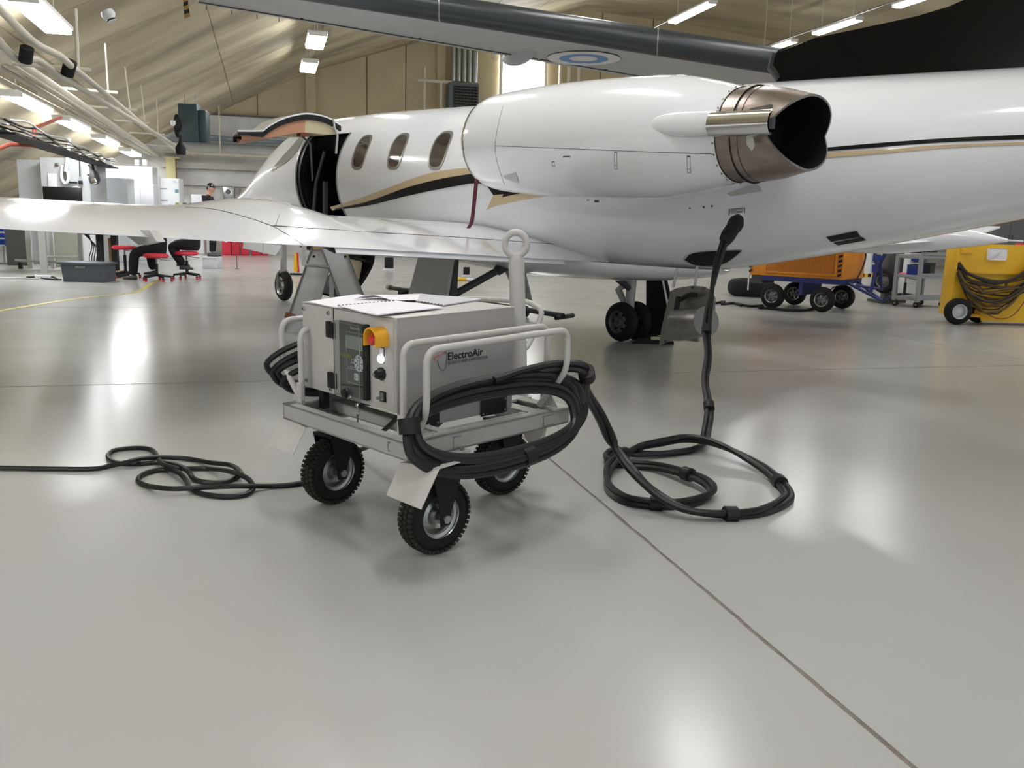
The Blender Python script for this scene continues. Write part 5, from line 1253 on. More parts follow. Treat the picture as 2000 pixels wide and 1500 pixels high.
b = B(); b.box(((bx0+bx1)/2+.1, .54, .50), (bx1-bx0-.25, 1.06, .08)); b.obj('chassis', blue, t)
b = B(); b.box((bx0+.12, .3, .47), (.2, .5, .13)); b.obj('battery_box', darkg, t)
b = B(); b.box((wb*.55, .5, .36), (.06, .9, .22)); b.obj('axle_bracket', blue, t)
b = B(); b.tube([(bx1, .3, .48), (bx1+.5, .5, .22), (bx1+.62, .5, .3)], .025, 8); b.tube([(bx1, .8, .48), (bx1+.5, .5, .22)], .025, 8); b.tube([(bx1+.05, .55, .44), (bx1+.45, .6, .40), (bx1+.40, .55, .80), (bx1+.5, .6, 1.15)], .03, 8); b.obj('tow_frame', blue, t)
b = B(); b.tube([(bx1+.40, .2, .35), (bx1+.42, .3, .8), (bx1+.30, .35, 1.2)], .028, 8); b.obj('tow_handle', blue, t)
b = B(); b.tube(cat_rom([(bx1+.01, .7, 1.0), (bx1+.05, .85, 1.02), (bx1+.05, .88, .8), (bx1+.03, .5, .5), (bx1-.1, -.05, .42), (bx1-.25, -.08, .25)], 6), .012, 6); b.obj('loose_cable', blackm, t)
b = B(); b.box((bx0-.05, .1, .42), (.02, .02, .3)); b.obj('stay', jetw, t)
# tyre lying flat
t = thing('spare_tyre', 'large worn tyre lying flat left of the orange trailer', 'tyre', G(1466, 578)); r_ = .46
b = B(); b.lathe([(.26+(r_-.26)*math.sin(PI*k/14)**.5, .17-.165*math.cos(PI*k/14)) for k in range(15)], n=40, cap=False); b.obj('tyre', rubber, t)
b = B(); b.lathe([(.26, .02), (.24, .17), (.26, .33)], n=32, cap=False); b.obj('bead', rubber, t)
t = thing('floor_cable', 'black cable snaking over the floor beneath the orange trailer', 'cable', G(1440, 596)); T0 = t.location.copy()
b = B(); b.tube(cat_rom([G(x, y, .02)-T0 for x, y in ((1398, 592), (1415, 589), (1410, 594), (1432, 592), (1448, 597), (1440, 593), (1465, 598), (1490, 597), (1482, 601), (1500, 602), (1540, 606), (1570, 606), (1590, 603))], 6), .022, 6); b.obj('cable', blackm, t)
# grey trolley
gA = G(1790, 602); t = thing('shelf_trolley', 'grey steel three-shelf trolley between the orange trailer and the yellow cart', 'trolley', gA, math.radians(32))
gl = mat('trolley_side', (150, 152, 154), .5)
TW, TL = .50, .85
for z, h in ((.90, .07), (.55, .05), (.16, .06)):
    b = B(); b.box((TL/2, TW/2, z), (TL, TW, h), bev=.008); b.box((TL/2, .01, z+h*.7), (TL, .02, h)); b.obj('shelf', trol, t)
for x in (.02, TL-.02):
    for y in (.02, TW-.02): b = B(); b.box((x, y, .52), (.06, .06, .82)); b.obj('post', trol, t)
for x in (.04, TL-.04):
    for y in (.04, TW-.04):
        b = B(); b.cyl((x-.015, y, .055), (x+.015, y, .055), .055, n=16); w_ = b.obj('caster', blackp, t); b = B(); b.cyl((x-.02, y, .055), (x+.02, y, .055), .02, n=10); b.obj('hub', steel, w_)
        b = B(); b.box((x, y, .115), (.05, .05, .04)); b.obj('caster_fork', steel, t)
for nm, c_, s_, m_, lab in (('tool_tray', (.35, .25, .99), (.5, .3, .06), blackm, 'dark tray on the top shelf of the grey trolley'), ('parts_bin', (.3, .3, .66), (.22, .2, .17), blues, 'blue bin on the middle shelf of the grey trolley'), ('canister', (.62, .25, .68), (.16, .16, .2), darkg, 'dark can on the middle shelf of the grey trolley, right of the blue bin')):
    o = thing(nm, lab, 'container', t.matrix_basis @ V(c_) if 0 else gA + rz_(math.radians(32)) @ V(c_) - V((0, 0, s_[2]/2)), math.radians(32))
    b = B(); b.box((0, 0, s_[2]/2), s_, bev=.01); b.obj('body', m_, o); b = B(); b.box((0, 0, s_[2]), (s_[0]+.01, s_[1]+.01, .012)); b.obj('rim', darkg, o)
t = thing('red_rag', 'folded red cloth on the dark tray of the grey trolley', 'cloth', gA + rz_(math.radians(32)) @ V((.2, .3, 1.035))); b = B(); b.box((0, 0, .02), (.2, .12, .04), bev=.015); b.obj('cloth', redp, t)
# green jack with wheel assembly
gJ = G(1726, 591); t = thing('wheel_jack', 'green floor jack holding a dark aircraft wheel, left of the grey trolley', 'jack', gJ)
b = B(); b.box((.05, 0, .04), (.55, .4, .05), rz_(.3)); b.box((.08, 0, .2), (.24, .22, .3), bev=.02); b.obj('jack_base', greenp, t)
b = B(); b.cyl((.08, 0, .3), (.08, 0, .62), .07, n=14); b.obj('jack_ram', darkg, t)
b = B(); b.box((.12, .05, .78), (.30, .3, .42), bev=.04); b.cyl((.14, 0, .9), (.14, 0, 1.1), .12, n=12); b.obj('gear_casting', darkg, t)
road_wheel((-.08, -.12, .42), .235, .15, t, (-.75, -.66, 0), dark_hub, 0)
# yellow cart with hoses
gY = G(1862, 633); t = thing('yellow_hose_cart', 'yellow two-wheeled steel cart draped with brown hoses at the right edge', 'cart', gY, math.radians(-3))
YW = 1.55
b = B(); b.prism([(-.06, .06, .12), (.0, .06, 1.17), (YW, .06, 1.17), (YW, .06, .05), (.42, .06, .05), (.38, .06, .22), (.1, .06, .32), (-.03, .06, .3)], (0, .02, 0)); b.obj('front_plate', yel2, t, smooth=False)
b = B(); b.prism([(-.0, .08, 1.17), (-.06, .08, .12), (-.03, .45, .12), (-.02, .45, 1.17)], (.02, 0, 0)); b.prism([(YW, .08, 1.17), (YW, .08, .05), (YW, .45, .05), (YW, .45, 1.17)], (.02, 0, 0)); b.prism([(-.03, .45, .12), (YW, .45, .12), (YW, .45, 1.12), (-.02, .45, 1.12)], (0, .02, 0)); b.box((YW/2, .25, .12), (YW, .35, .03)); b.obj('bin_body', yel2, t, smooth=False)
b = B(); b.box((YW/2, .045, .78-.02), (YW*.97, .03, .03)); b.box((.09, .05, 1.10), (.16, .02, .14)); b.obj('stiffener', yel2, t, smooth=False)
for x in (-.09, 1.02): b = B(); b.box((x, -.03, .98), (.035, .12, .34), ry(.04)); b.box((x, .03, .9), (.05, .12, .05)); b.obj('hose_hook', yel2, t, smooth=False)
road_wheel((.02, -.05, .195), .195, .14, t, (0, -1, 0), cab_w, 0); road_wheel((.5, .35, .16), .16, .12, t, (0, -1, 0), cab_w, 0); road_wheel((1.5, -.02, .195), .195, .14, t, (0, -1, 0), cab_w, 0)
b = B(); b.box((.52, .045, 1.03), (.27, .008, .17), bev=.02); b.obj('paper_sticker', paper, t); b = B(); b.prism([(.42, .038, .96), (.58, .038, 1.08), (.5, .03, 1.0)], (0, -.006, 0)); b.obj('peeled_corner', paper2, t)
hs = thing('hose_bundle', 'tangled brown hoses sagging between the hooks of the yellow cart', 'hoses', gY, math.radians(-3))
rnd = random.Random(7)
hm = [dirt, mat('hose_dark', (48, 40, 30), .6, var=.3), mat('hose_olive', (104, 84, 40), .6, var=.3)]
for k in range(16):
    lo = .20+.38*(k/15)+rnd.uniform(-.07, .07); zt_ = .80+rnd.uniform(-.08, .08)
    x0, x1 = -.05+rnd.uniform(-.03, .10), 1.04+rnd.uniform(-.12, .12); y_ = -.03-.012*(k % 5)
    xm = .5+rnd.uniform(-.2, .25)
    pts = [(x0, y_, zt_), (x0+.10, y_-.03, zt_-(zt_-lo)*.55), (x0+.30, y_-.03, lo+.05), (xm, y_-.04, lo), (x1-.28, y_-.03, lo+.07), (x1-.08, y_-.02, zt_-(zt_-lo)*.45), (x1, y_, zt_)]
    b = B(); b.tube(cat_rom(pts, 6), rnd.choice((.010, .013, .019)), 7); b.obj('hose', hm[k % 3], hs)
for k in range(3):
    b = B(); b.tube(cat_rom([(-.05, -.05, .86+.02*k), (.1, -.09, .74), (.45, -.09, .62+.015*k), (.7, -.09, .68), (.98, -.06, .82+.02*k), (1.06, -.05, .8)], 6), .022, 8); b.obj('hose', hm[1], hs)
b = B(); b.tube(cat_rom([(.3, -.06, .25), (.55, -.08, .12), (.8, -.06, .16), (.98, -.05, .45), (1.05, -.04, .75)], 6), .007, 6); b.obj('red_hose', mat('hose_red', (140, 48, 36), .5), hs)
# stools at the right
def stool(g, rz, lab, zs=.50, back=False, m=redp, cat='stool', name='work_stool'):
    t = thing(name, lab, cat, g, rz)
    b = B(); b.lathe([(0, zs-.05), (.17, zs-.05), (.21, zs-.02), (.20, zs+.02), (.15, zs+.035), (0, zs+.035)], n=24); b.bm.transform(Matrix.Diagonal((1.15, .95, 1, 1))); b.obj('seat', m, t)
    b = B(); b.cyl((0, 0, .12), (0, 0, zs-.16), .03, n=12); b.obj('column', blackp, t)
    b = B(); b.cyl((0, 0, zs-.16), (0, 0, zs-.05), .018, n=10); b.obj('gas_lift', steel, t)
    b = B(); b.tube([(.02, 0, zs-.06), (.2, .05, zs-.1), (.26, .06, zs-.1)], .006, 6); b.obj('lever', blackp, t)
    for k in range(5):
        a_ = 2*PI*k/5+.3; e = V((math.cos(a_)*.27, math.sin(a_)*.27, .085))
        b = B(); b.tube([(0, 0, .12), e], [.028, .018], 8); b.obj('base_leg', blackp, t)
        b = B(); c_ = e-V((0, 0, .055)); b.cyl(c_-V((.02, 0, 0)), c_+V((.02, 0, 0)), .03, n=14); cs = b.obj('caster', redp, t); b = B(); b.box(c_+V((0, 0, .022)), (.05, .05, .03), bev=.008); b.obj('caster_cover', blackp, cs)
    return t
stool(G(1765, 585), 0, 'red work stool seen behind the shelves of the grey trolley')
t = stool(G(1990, 560), 0, 'tall red and black stool rising behind the yellow cart', zs=1.12)
b = B(); b.prism([(-.3, 0, 1.02), (.3, 0, 1.02), (.3, 0, 1.12), (-.1, 0, 1.10)], (0, .2, 0)); b.obj('seat_shell', blackp, t)
# distant racks
def rack(px0, px1, ybase, ytop, lab, blue_rows, name='storage_rack'):
    g = G((px0+px1)/2, ybase); w_ = (px1-px0)/1700*g.y; h_ = (ybase-ytop)/1700*g.y
    t = thing(name, lab, 'rack', g, bt)
    for x in (-w_/2, w_/2): b = B(); b.box((x, 0, h_/2), (.06, .4, h_)); b.obj('upright', cab_w, t)
    n = blue_rows
    for k in range(n+1): b = B(); b.box((0, 0, .05+(h_-.08)*k/n), (w_, .42, .04)); b.obj('shelf', cab_w, t)
    for k in range(n): b = B(); b.box((0, -.02, .05+(h_-.08)*(k+.5)/n), (w_*.86, .36, (h_-.08)/n*.6)); b.obj('drawer', blues, t)
    return t
rack(1424, 1466, 514, 492, 'low white rack with a blue drawer seen under the jet belly', 1)
rack(1690, 1713, 537, 494, 'white rack with blue bins behind the orange trailer drawbar', 2)
t = thing('striped_block', 'low black and yellow striped barrier below the white rack with blue bins', 'barrier', G(1700, 541)); 
for k in range(6): b = B(); b.box((-.25+.1*k, 0, .05), (.1, .08, .1)); b.obj('stripe', [blackm, yel2][k % 2], t)
rack(1765, 1790, 535, 494, 'white rack with a blue bin far behind the grey trolley', 2)
t = thing('tall_cupboard', 'grey cupboard against the far wall at the right edge', 'cupboard', G(1962, 536), bt)
b = B(); b.box((0, .3, 1.3), (1.5, .6, 2.6), bev=.02); b.obj('body', mat('cupboard_dull', (120, 118, 112), .6), t); b = B(); b.box((-.36, -.01, 1.3), (.68, .02, 2.4)); dr = b.obj('door', trol, t); b = B(); b.box((-.08, -.03, 1.3), (.02, .03, .2)); b.obj('handle', steel, dr)
b = B(); b.box((.36, -.01, 1.3), (.68, .02, 2.4)); dr = b.obj('door', trol, t); b = B(); b.box((.08, -.03, 1.3), (.02, .03, .2)); b.obj('handle', steel, dr)

# ================================================================ LEFT BACKGROUND
def boxpx(name, lab, cat, x0, x1, ytop, Y, dep, m, doors=1, z0=0.0, handle=True):
    a_ = P(x0, 420, Y); c_ = P(x1, 420, Y); top = P((x0+x1)/2, ytop, Y).z
    t = thing(name, lab, cat, V(((a_.x+c_.x)/2, Y, z0)), 0.12)
    w_ = c_.x-a_.x; h_ = top-z0
    b = B(); b.box((0, dep/2, h_/2), (w_, dep, h_), bev=.01); b.obj('body', m, t)
    for k in range(doors):
        b = B(); b.box((-w_/2+w_*(k+.5)/doors, -.008, h_/2), (w_/doors-.03, .016, h_-.06)); dr = b.obj('door', m, t)
        if handle: b = B(); b.box((-w_/2+w_*(k+.85)/doors, -.025, h_/2), (.02, .02, .14)); b.obj('handle', steel, dr)
    return t, w_, h_
lm = mat('cupboard_light', (206, 210, 214), .5, var=.03)
boxpx('machine_cabinet', 'light grey cabinet side at the far left behind the wing', 'cabinet', 41, 86, 312, 22, 1.0, lm, 1, handle=False)
mt, mw, mh = boxpx('machine_cabinet', 'grey machine cabinet with hoses and gauges mounted on its face', 'cabinet', 87, 177, 308, 21.5, 1.2, mat('machine_grey', (176, 180, 182), .5, var=.05), 1, handle=False)
mo = mt.location.copy(); MR = rz_(-.12)
def ml(px, py, off=.06): return MR @ (P(px, py, 21.5-off)-mo)
def mpart(name, pts, r, m): b = B(); b.tube(cat_rom([ml(x, y, .12) for x, y in pts], 5), r, 8); return b.obj(name, m, mt)
mpart('white_hose', [(136, 270), (131, 315), (128, 335)], .04, cab_w); mpart('white_hose', [(122, 322), (120, 345), (127, 358), (134, 350), (132, 335)], .035, cab_w)
mpart('black_hose', [(155, 310), (156, 345)], .012, blackp); mpart('black_hose', [(172, 322), (180, 330), (181, 338)], .02, blackp); mpart('white_hose', [(138, 368), (150, 365), (158, 370)], .02, cab_w)
for x0, y0, x1, y1, m_, nm in ((95, 340, 111, 366, cab_w, 'sign_plate'), (121, 322, 131, 350, steel, 'valve_plate'), (154, 353, 161, 360, blackp, 'gauge_box'), (136, 355, 150, 358, blackm, 'tool_bar'), (131, 370, 142, 375, blackm, 'tool_bar'), (108, 318, 114, 324, steel, 'fitting'), (171, 340, 175, 343, darkg, 'fitting')):
    c_ = (ml(x0, y0)+ml(x1, y1))/2; b = B(); b.box(c_, (abs(x1-x0)/1700*21.5, .06, abs(y1-y0)/1700*21.5), bev=.008); b.obj(nm, m_, mt)
t = thing('inspection_camera', 'dark round instrument head hanging at the right of the hose machine', 'instrument', P(185, 360, 21.0)); b = B(); b.lathe([(0, -.02), (.10, .02), (.13, .12), (.10, .25), (.05, .32), (0, .33)], n=16); b.obj('body', darkg, t)
b = B(); b.lathe([(0, 0), (.07, 0), (.07, .06), (.05, .07), (.0, .07)], (.05, -.12, .06), (V((1, 0, 0)), V((0, 0, 1)), V((.3, -1, 0)).normalized()), n=16); b.obj('lens', chrome, t)
b = B(); b.tube(cat_rom([(0, 0, .3), (-.05, 0, .5), (-.2, 0, .62)], 5), .03, 8); b.obj('arm', blackp, t)
t = thing('monitor', 'wide black computer monitor in front of the hose machine', 'monitor', P(123, 392, 19.2), .12); b = B(); b.box((0, 0, .12), (.80, .05, .34), bev=.01); b.obj('screen_back', blackp, t); b = B(); b.box((0, .04, -.15), (.08, .05, .35)); b.obj('stand', darkg, t); b = B(); b.box((.33, -.02, -.03), (.1, .02, .03)); b.obj('light_bar', blues, t)
boxpx('white_cupboard', 'wide grey-white cupboard right of the hose machine', 'cupboard', 178, 250, 347, 23.5, .6, lm, 1, handle=False)
boxpx('white_cupboard', 'narrow grey-white cupboard before the white door', 'cupboard', 253, 302, 360, 24.6, .5, cab_w, 2, handle=False)
boxpx('partition_wall', 'tall white partition unit under the furthest wall lamps', 'partition', 200, 300, 324, 26, .5, cab_w, 1, handle=False)
for x0, x1, lab in ((265, 273, 'left'), (280, 288, 'right')):
    t = thing('paper_roll', 'white box on top of the tall partition, '+lab+' of the two', 'box', P((x0+x1)/2, 323, 26.2)); b = B(); b.box((0, 0, .08), (.13, .13, .16), bev=.01); b.obj('box', paper, t); b = B(); b.box((0, 0, .165), (.135, .135, .01)); b.obj('lid', cab_w, t)
t, w_, h_ = boxpx('white_door', 'narrow bright white door leaf by the notice board', 'door', 300, 314, 345, 27.5, .06, jetw, 1)
t, w_, h_ = boxpx('notice_cupboard', 'white cupboard covered with notices left of the standing man', 'cupboard', 316, 352, 348, 26.5, .5, cab_w, 1, handle=False)
for x, z, sx, sz, m_ in ((.2, 2.0, .1, .1, mat('notice_teal', (92, 140, 144), .6)), (.2, 1.62, .1, .1, mat('notice_olive', (142, 140, 72), .6)), (-.17, 2.06, .2, .012, blackp), (-.17, 1.72, .2, .012, blackp), (.14, 2.28, .08, .05, paper2), (.0, 1.6, .08, .05, paper2)):
    b = B(); b.box((x, -.03, z), (sx, .006, sz)); b.obj('notice', m_, t)
b = B(); b.tube([(w_/2-.05, .1, h_), (w_/2-.02, .1, 0)], .02, 6); b.obj('edge_trim', darkg, t)
t = thing('wall_dispenser', 'small grey machine on the wall beside the jet nose', 'machine', P(448, 392, 31)); b = B(); b.box((0, 0, .25), (.4, .2, .5), bev=.06); b.obj('body', zinc, t); b = B(); b.cyl((0, -.1, .3), (0, -.14, .3), .08, n=14); b.obj('dial', darkg, t)
boxpx('low_cabinet', 'small white cabinet behind the standing man', 'cabinet', 375, 396, 380, 30, .4, cab_w, 1, handle=False)
# dark screens behind the benches
boxpx('dark_screen', 'dark grey screen panel under the wing at the far left', 'panel', 8, 50, 430, 21, .06, mat('screen_dark', (72, 72, 70), .6), 1, handle=False)
boxpx('green_screen', 'grey-green board behind the bench legs', 'panel', 104, 150, 430, 20.9, .06, mat('screen_green', (150, 152, 140), .6), 1, handle=False)
boxpx('light_screen', 'light grey board behind the black desk', 'panel', 158, 193, 430, 21.1, .06, cab_w, 1, handle=False)
# work bench with grey steel legs
gB = G(82, 533); t = thing('steel_bench', 'grey steel work bench whose legs stand under the wing at left', 'bench', gB, .1); T0 = gB.copy(); BR = rz_(-.1)
def bl(px, py, Y): return BR @ (P(px, py, Y)-T0)
for x, yb, Y, w_ in ((80, 532, gB.y, .14), (154, 508, gB.y+1.3, .09), (53, 506, gB.y+1.4, .11), (98, 480, gB.y+1.6, .08)):
    p = P(x, 430, Y); b = B(); q = BR @ (V((p.x, Y, .0))-T0); zt_ = .98; b.box((q.x, q.y, .49), (w_, .06, zt_)); b.obj('leg', mat('bench_grey', (172, 174, 170), .45), t)
b = B(); b.tube([bl(84, 501, gB.y), bl(150, 502, gB.y+1.3)], .03, 6); b.obj('stretcher', MATS['bench_grey'], t)
b = B(); b.tube([bl(30, 508, gB.y+.8), bl(120, 513, gB.y+.8)], .03, 6); b.obj('stretcher', MATS['bench_grey'], t)
b = B(); b.box((.1, .55, .98), (1.5, 1.2, .05)); b.obj('bench_top', MATS['bench_grey'], t)
b = B(); b.box(bl(40, 519, gB.y+.8), (.08, .06, .14)); b.obj('caster', blackp, t)
t = thing('drawer_stand', 'small white stand with blue drawers at the left edge', 'stand', G(9, 515)); h0 = G(9, 515).y/1700
for k, (y0, y1) in enumerate(((445, 455), (457, 467), (468, 480))):
    b = B(); b.box((0, 0, (515-(y0+y1)/2)*h0), (.18, .2, (y1-y0)*h0)); dr = b.obj('drawer', blues, t); b = B(); b.box((0, -.11, (515-y1)*h0+.01), (.2, .04, .025)); b.obj('drawer_lip', cab_w, dr)
b = B(); b.cyl((0, 0, 0), (0, 0, 35*h0), .02, n=8); b.obj('post', zinc, t); b = B(); b.cyl((0, 0, 0), (0, 0, .02), .12, n=14); b.obj('foot', zinc, t)
# grey bin
g = G(163, 551); t = thing('storage_bin', 'dark grey plastic storage bin on the floor in front of the bench', 'bin', g, .0); s_ = g.y/1700
b = B(); w_, h_ = 84*s_, 36*s_; b.prism([(-w_/2+.03, 0, 0), (w_/2-.03, 0, 0), (w_/2, -.02, h_), (-w_/2, -.02, h_)], (0, .5, 0)); b.obj('body', boxgrey, t, smooth=False)
b = B(); b.box((0, .22, h_), (w_+.06, .58, .04), bev=.01); b.obj('rim', boxgrey, t); b = B(); b.box((-.03, -.03, h_-.07), (.17, .01, .035)); b.obj('label_holder', zinc, t)
t = thing('power_strip', 'white power strip with cables on the floor left of the grey bin', 'power strip', G(84, 544)); T0 = t.location.copy(); b = B(); b.box((0, 0, .03), (.28, .1, .06), bev=.01); b.obj('body', cab_w, t)
for nm, m_, pts in (('white_cable', cab_w, ((-30, 543), (40, 543), (76, 545))), ('white_cable', cab_w, ((84, 543), (68, 537), (72, 543))), ('black_cable', blackm, ((52, 541), (70, 541), (95, 545), (120, 546))), ('black_cable', blackm, ((90, 539), (105, 541), (112, 545)))):
    b = B(); b.tube(cat_rom([G(x, y, .015)-T0 for x, y in pts], 5), .014, 6); b.obj(nm, m_, t)
# black desk
g = G(212, 540); t = thing('black_desk', 'black height-adjustable desk under the wing, left of the seated people', 'desk', g, .05); s_ = g.y/1700
for x in (-13, 15): b = B(); b.box((x*s_, 0, .42), (10*s_, .12, .84)); b.obj('leg', blackm, t)
b = B(); b.box((-15*s_, .2, .87), (62*s_, .8, .05)); b.obj('desk_top', blackm, t); b = B(); b.box((4*s_, .0, .03), (48*s_, .7, .06)); b.obj('foot_rail', blackm, t)
b = B(); b.box((1*s_, .3, .50), (18*s_, .03, .55)); b.obj('plywood_back', wood, t); b = B(); b.box((10*s_, .0, .10), (34*s_, .3, .05)); b.obj('plywood_shelf', wood, t)
for k in range(4): b = B(); b.tube(cat_rom([(-.35-.03*k, 0, .85), (-.30+.03*k, .0, .6), (-.37+.05*k, 0, .35), (-.28, 0, .12)], 5), .010, 6); b.obj('desk_cable', blackm, t)
# stools of the seated people
stool(G(307, 549), .2, 'red round work stool under the nearer seated person'); stool(G(366, 545), .5, 'red round work stool under the further seated person', zs=.53)
stool(G(246, 543), .3, 'red and white work stool partly behind the legs of the nearer seated person', zs=.62)
# red cabinets
gR = G(478, 499); s_ = gR.y/1700
for k, (x0, x1) in enumerate(((434, 451), (452, 468), (470, 486), (491, 507), (508, 524))):
    t = thing('red_cabinet', ['leftmost', 'second from the left', 'middle', 'second from the right', 'rightmost'][k]+' of the five red cabinets by the far wall', 'cabinet', G((x0+x1)/2, 499), bt, 'red cabinets by the far wall')
    w_ = (x1-x0)*s_*.93; b = B(); b.box((0, .3, .45), (w_, .5, .9), bev=.01); b.obj('body', redp, t); b = B(); b.box((0, .04, .45), (w_*.9, .02, .84)); dr = b.obj('door', redp, t)
    b = B(); b.lathe([(0, 0), (.08, 0), (.08, .01), (0, .01)], (0, .02, .52), (V((1, 0, 0)), V((0, 0, 1)), V((0, -1, 0))), n=16); b.obj('round_label', paper, dr)

# ================================================================ PEOPLE
def skinfig(name, joints, edges, m, parent, sub=2):
    names = list(joints); me = bpy.data.meshes.new(name)
    me.from_pydata([joints[n][0] for n in names], [(names.index(a), names.index(c_)) for a, c_ in edges], [])
    o = bpy.data.objects.new(name, me); COL.objects.link(o); o.parent = parent
    o.modifiers.new('Skin', 'SKIN'); sk = me.skin_vertices[0].data if me.skin_vertices else None
    if sk is None:
        bpy.context.view_layer.objects.active = o; sk = me.skin_vertices[0].data
    for i, n in enumerate(names):
        r = joints[n][1]; sk[i].radius = (r, r) if not isinstance(r, tuple) else r; sk[i].use_root = (i == 0)
    s_ = o.modifiers.new('Sub', 'SUBSURF'); s_.levels = sub; s_.render_levels = sub
    me.materials.append(m)
    bpy.context.view_layer.update(); ev = o.evaluated_get(bpy.context.evaluated_depsgraph_get())
    nm_ = bpy.data.meshes.new_from_object(ev); nm_.polygons.foreach_set('use_smooth', [True]*len(nm_.polygons)); o.modifiers.clear(); o.data = nm_
    return o
def head(parent, c, r, yaw, cap=True):
    """egg-shaped head with brow, nose, lips, ears; faces local +x turned by yaw"""
    Rz = rz_(yaw); b = B(); rows = []
    for i in range(19):
        ph = -PI/2+PI*i/18; row = []
        for k in range(28):
            th = 2*PI*k/28; x = math.cos(ph)*math.cos(th); y = math.cos(ph)*math.sin(th); z = math.sin(ph)
            X = x*1.02; Y_ = y*.80*(1-.18*max(0, -z)); Z = z*1.28
            if x > .5 and abs(y) < .22 and -.45 < z < .12: X += .17*(1-abs(y)/.22)*(1-abs(z+.22)/.36)**.7 if abs(z+.22) < .36 else 0
            if z < -.5: X += .10*max(0, x)
            if x > .6 and .05 < z < .3 and abs(y) > .15: X -= .05
            row.append(V(c)+Rz @ V((X, Y_, Z))*r)
        rows.append(row)
    b.grid(rows, closeu=True); h_ = b.obj('head', skin, parent, ang=80)
    for s_ in (-1, 1):
        b = B(); p = V(c)+Rz @ V((-.05, s_*.80, -.05))*r; b.lathe([(0, 0), (r*.2, 0), (r*.24, r*.08), (r*.14, r*.10), (0, r*.05)], p, (Rz @ V((.8, 0, 0)), V((0, 0, 1.25)), Rz @ V((-.2, s_, 0))), n=12); b.obj('ear', skin, h_)
        b = B(); p = V(c)+Rz @ V((.84, s_*.33, .10))*r; b.lathe([(0, -r*.08), (r*.08, 0), (0, r*.05)], p, (V((0, 0, .7)), Rz @ V((0, 1, 0)), Rz @ V((1, 0, 0))), n=10); b.obj('eye', blackp, h_)
    b = B(); p = V(c)+Rz @ V((.93, 0, -.62))*r; b.tube([p+Rz @ V((0, -.2, 0))*r, p+Rz @ V((.05, 0, .02))*r, p+Rz @ V((0, .2, 0))*r], r*.05, 6); b.obj('mouth', mat('lips', (176, 110, 100), .5), h_)
    b = B(); rows = []
    for i in range(8):
        ph = .0+(PI/2)*i/7; rows.append([V(c)+V((0, 0, .22*r))+Rz @ V((math.cos(ph)*math.cos(2*PI*k/28)*1.10, math.cos(ph)*math.sin(2*PI*k/28)*.92, math.sin(ph)*1.12))*r for k in range(28)])
    b.grid(rows, closeu=True); cp = b.obj('cap', blackp, parent)
    b = B(); rows = []
    for j in range(5):
        rr = 1.05+.55*j/4; rows.append([V(c)+Rz @ V((rr*math.cos(a_)*(1.0), .85*math.sin(a_)*(1+.05*j), .28-.10*(j/4)))*r for a_ in [-.95+1.9*k/12 for k in range(13)]])
    b.grid(rows); b.grid([[p+V((0, 0, .02*r*2)) for p in rr] for rr in rows]); b.obj('cap_peak', blackp, cp)
    b = B(); b.lathe([(0, 0), (r*.18, 0), (0, r*.03)], V(c)+Rz @ V((.60, -.72, .72))*r, (V((0, 0, 1)), Rz @ V((1, .8, 0)).normalized(), Rz @ V((.6, -.8, .3)).normalized()), n=12); b.obj('cap_badge', cab_w, cp)
    b = B(); rows = []
    for i in range(5):
        rows.append([V(c)+Rz @ V((1.04*math.cos(a_), .84*math.sin(a_), .28-.16*i))*r for a_ in [PI*.62+PI*.76*k/14 for k in range(15)]])
    b.grid(rows); b.obj('hair', mat('hair_dark', (48, 36, 30), .8), parent)
    return h_
# standing man
YM = 22.0; mpx = YM/1700
gM = V((P(412, 430, YM).x, YM, .30))
t = thing('person', 'standing man in a black shirt and black cap seen above the wing, looking right', 'person', gM, 0)
J = {'pelvis': ((0, 0, .95), (.15, .12)), 'waist': ((-.02, 0, 1.12), (.15, .11)), 'chest': ((-.04, 0, 1.32), (.18, .12)), 'neckb': ((-.03, 0, 1.47), (.10, .08)), 'neck': ((-.01, 0, 1.52), .055),
     'shl': ((-.05, .20, 1.42), .075), 'ell': ((.08, .26, 1.16), .05), 'wrl': ((.30, .20, 1.10), .035), 'shr': ((-.05, -.20, 1.42), .075), 'elr': ((-.02, -.27, 1.15), .05), 'wrr': ((.2, -.22, 1.05), .035),
     'hl': ((0, .10, .88), .10), 'kl': ((.03, .11, .48), .07), 'al': ((0, .12, .10), .05), 'hr': ((0, -.10, .88), .10), 'kr': ((.05, -.11, .48), .07), 'ar': ((.02, -.12, .10), .05)}
E_ = [('pelvis', 'waist'), ('waist', 'chest'), ('chest', 'neckb'), ('neckb', 'neck'), ('chest', 'shl'), ('shl', 'ell'), ('ell', 'wrl'), ('chest', 'shr'), ('shr', 'elr'), ('elr', 'wrr'), ('pelvis', 'hl'), ('hl', 'kl'), ('kl', 'al'), ('pelvis', 'hr'), ('hr', 'kr'), ('kr', 'ar')]
skinfig('clothed_body', J, E_, black_cl, t)
b = B(); b.tube([(-.02, 0, 1.46), (.0, 0, 1.60)], [.062, .055], 14); b.obj('neck', skin, t)
head(t, (.02, 0, 1.665), .098, 0)
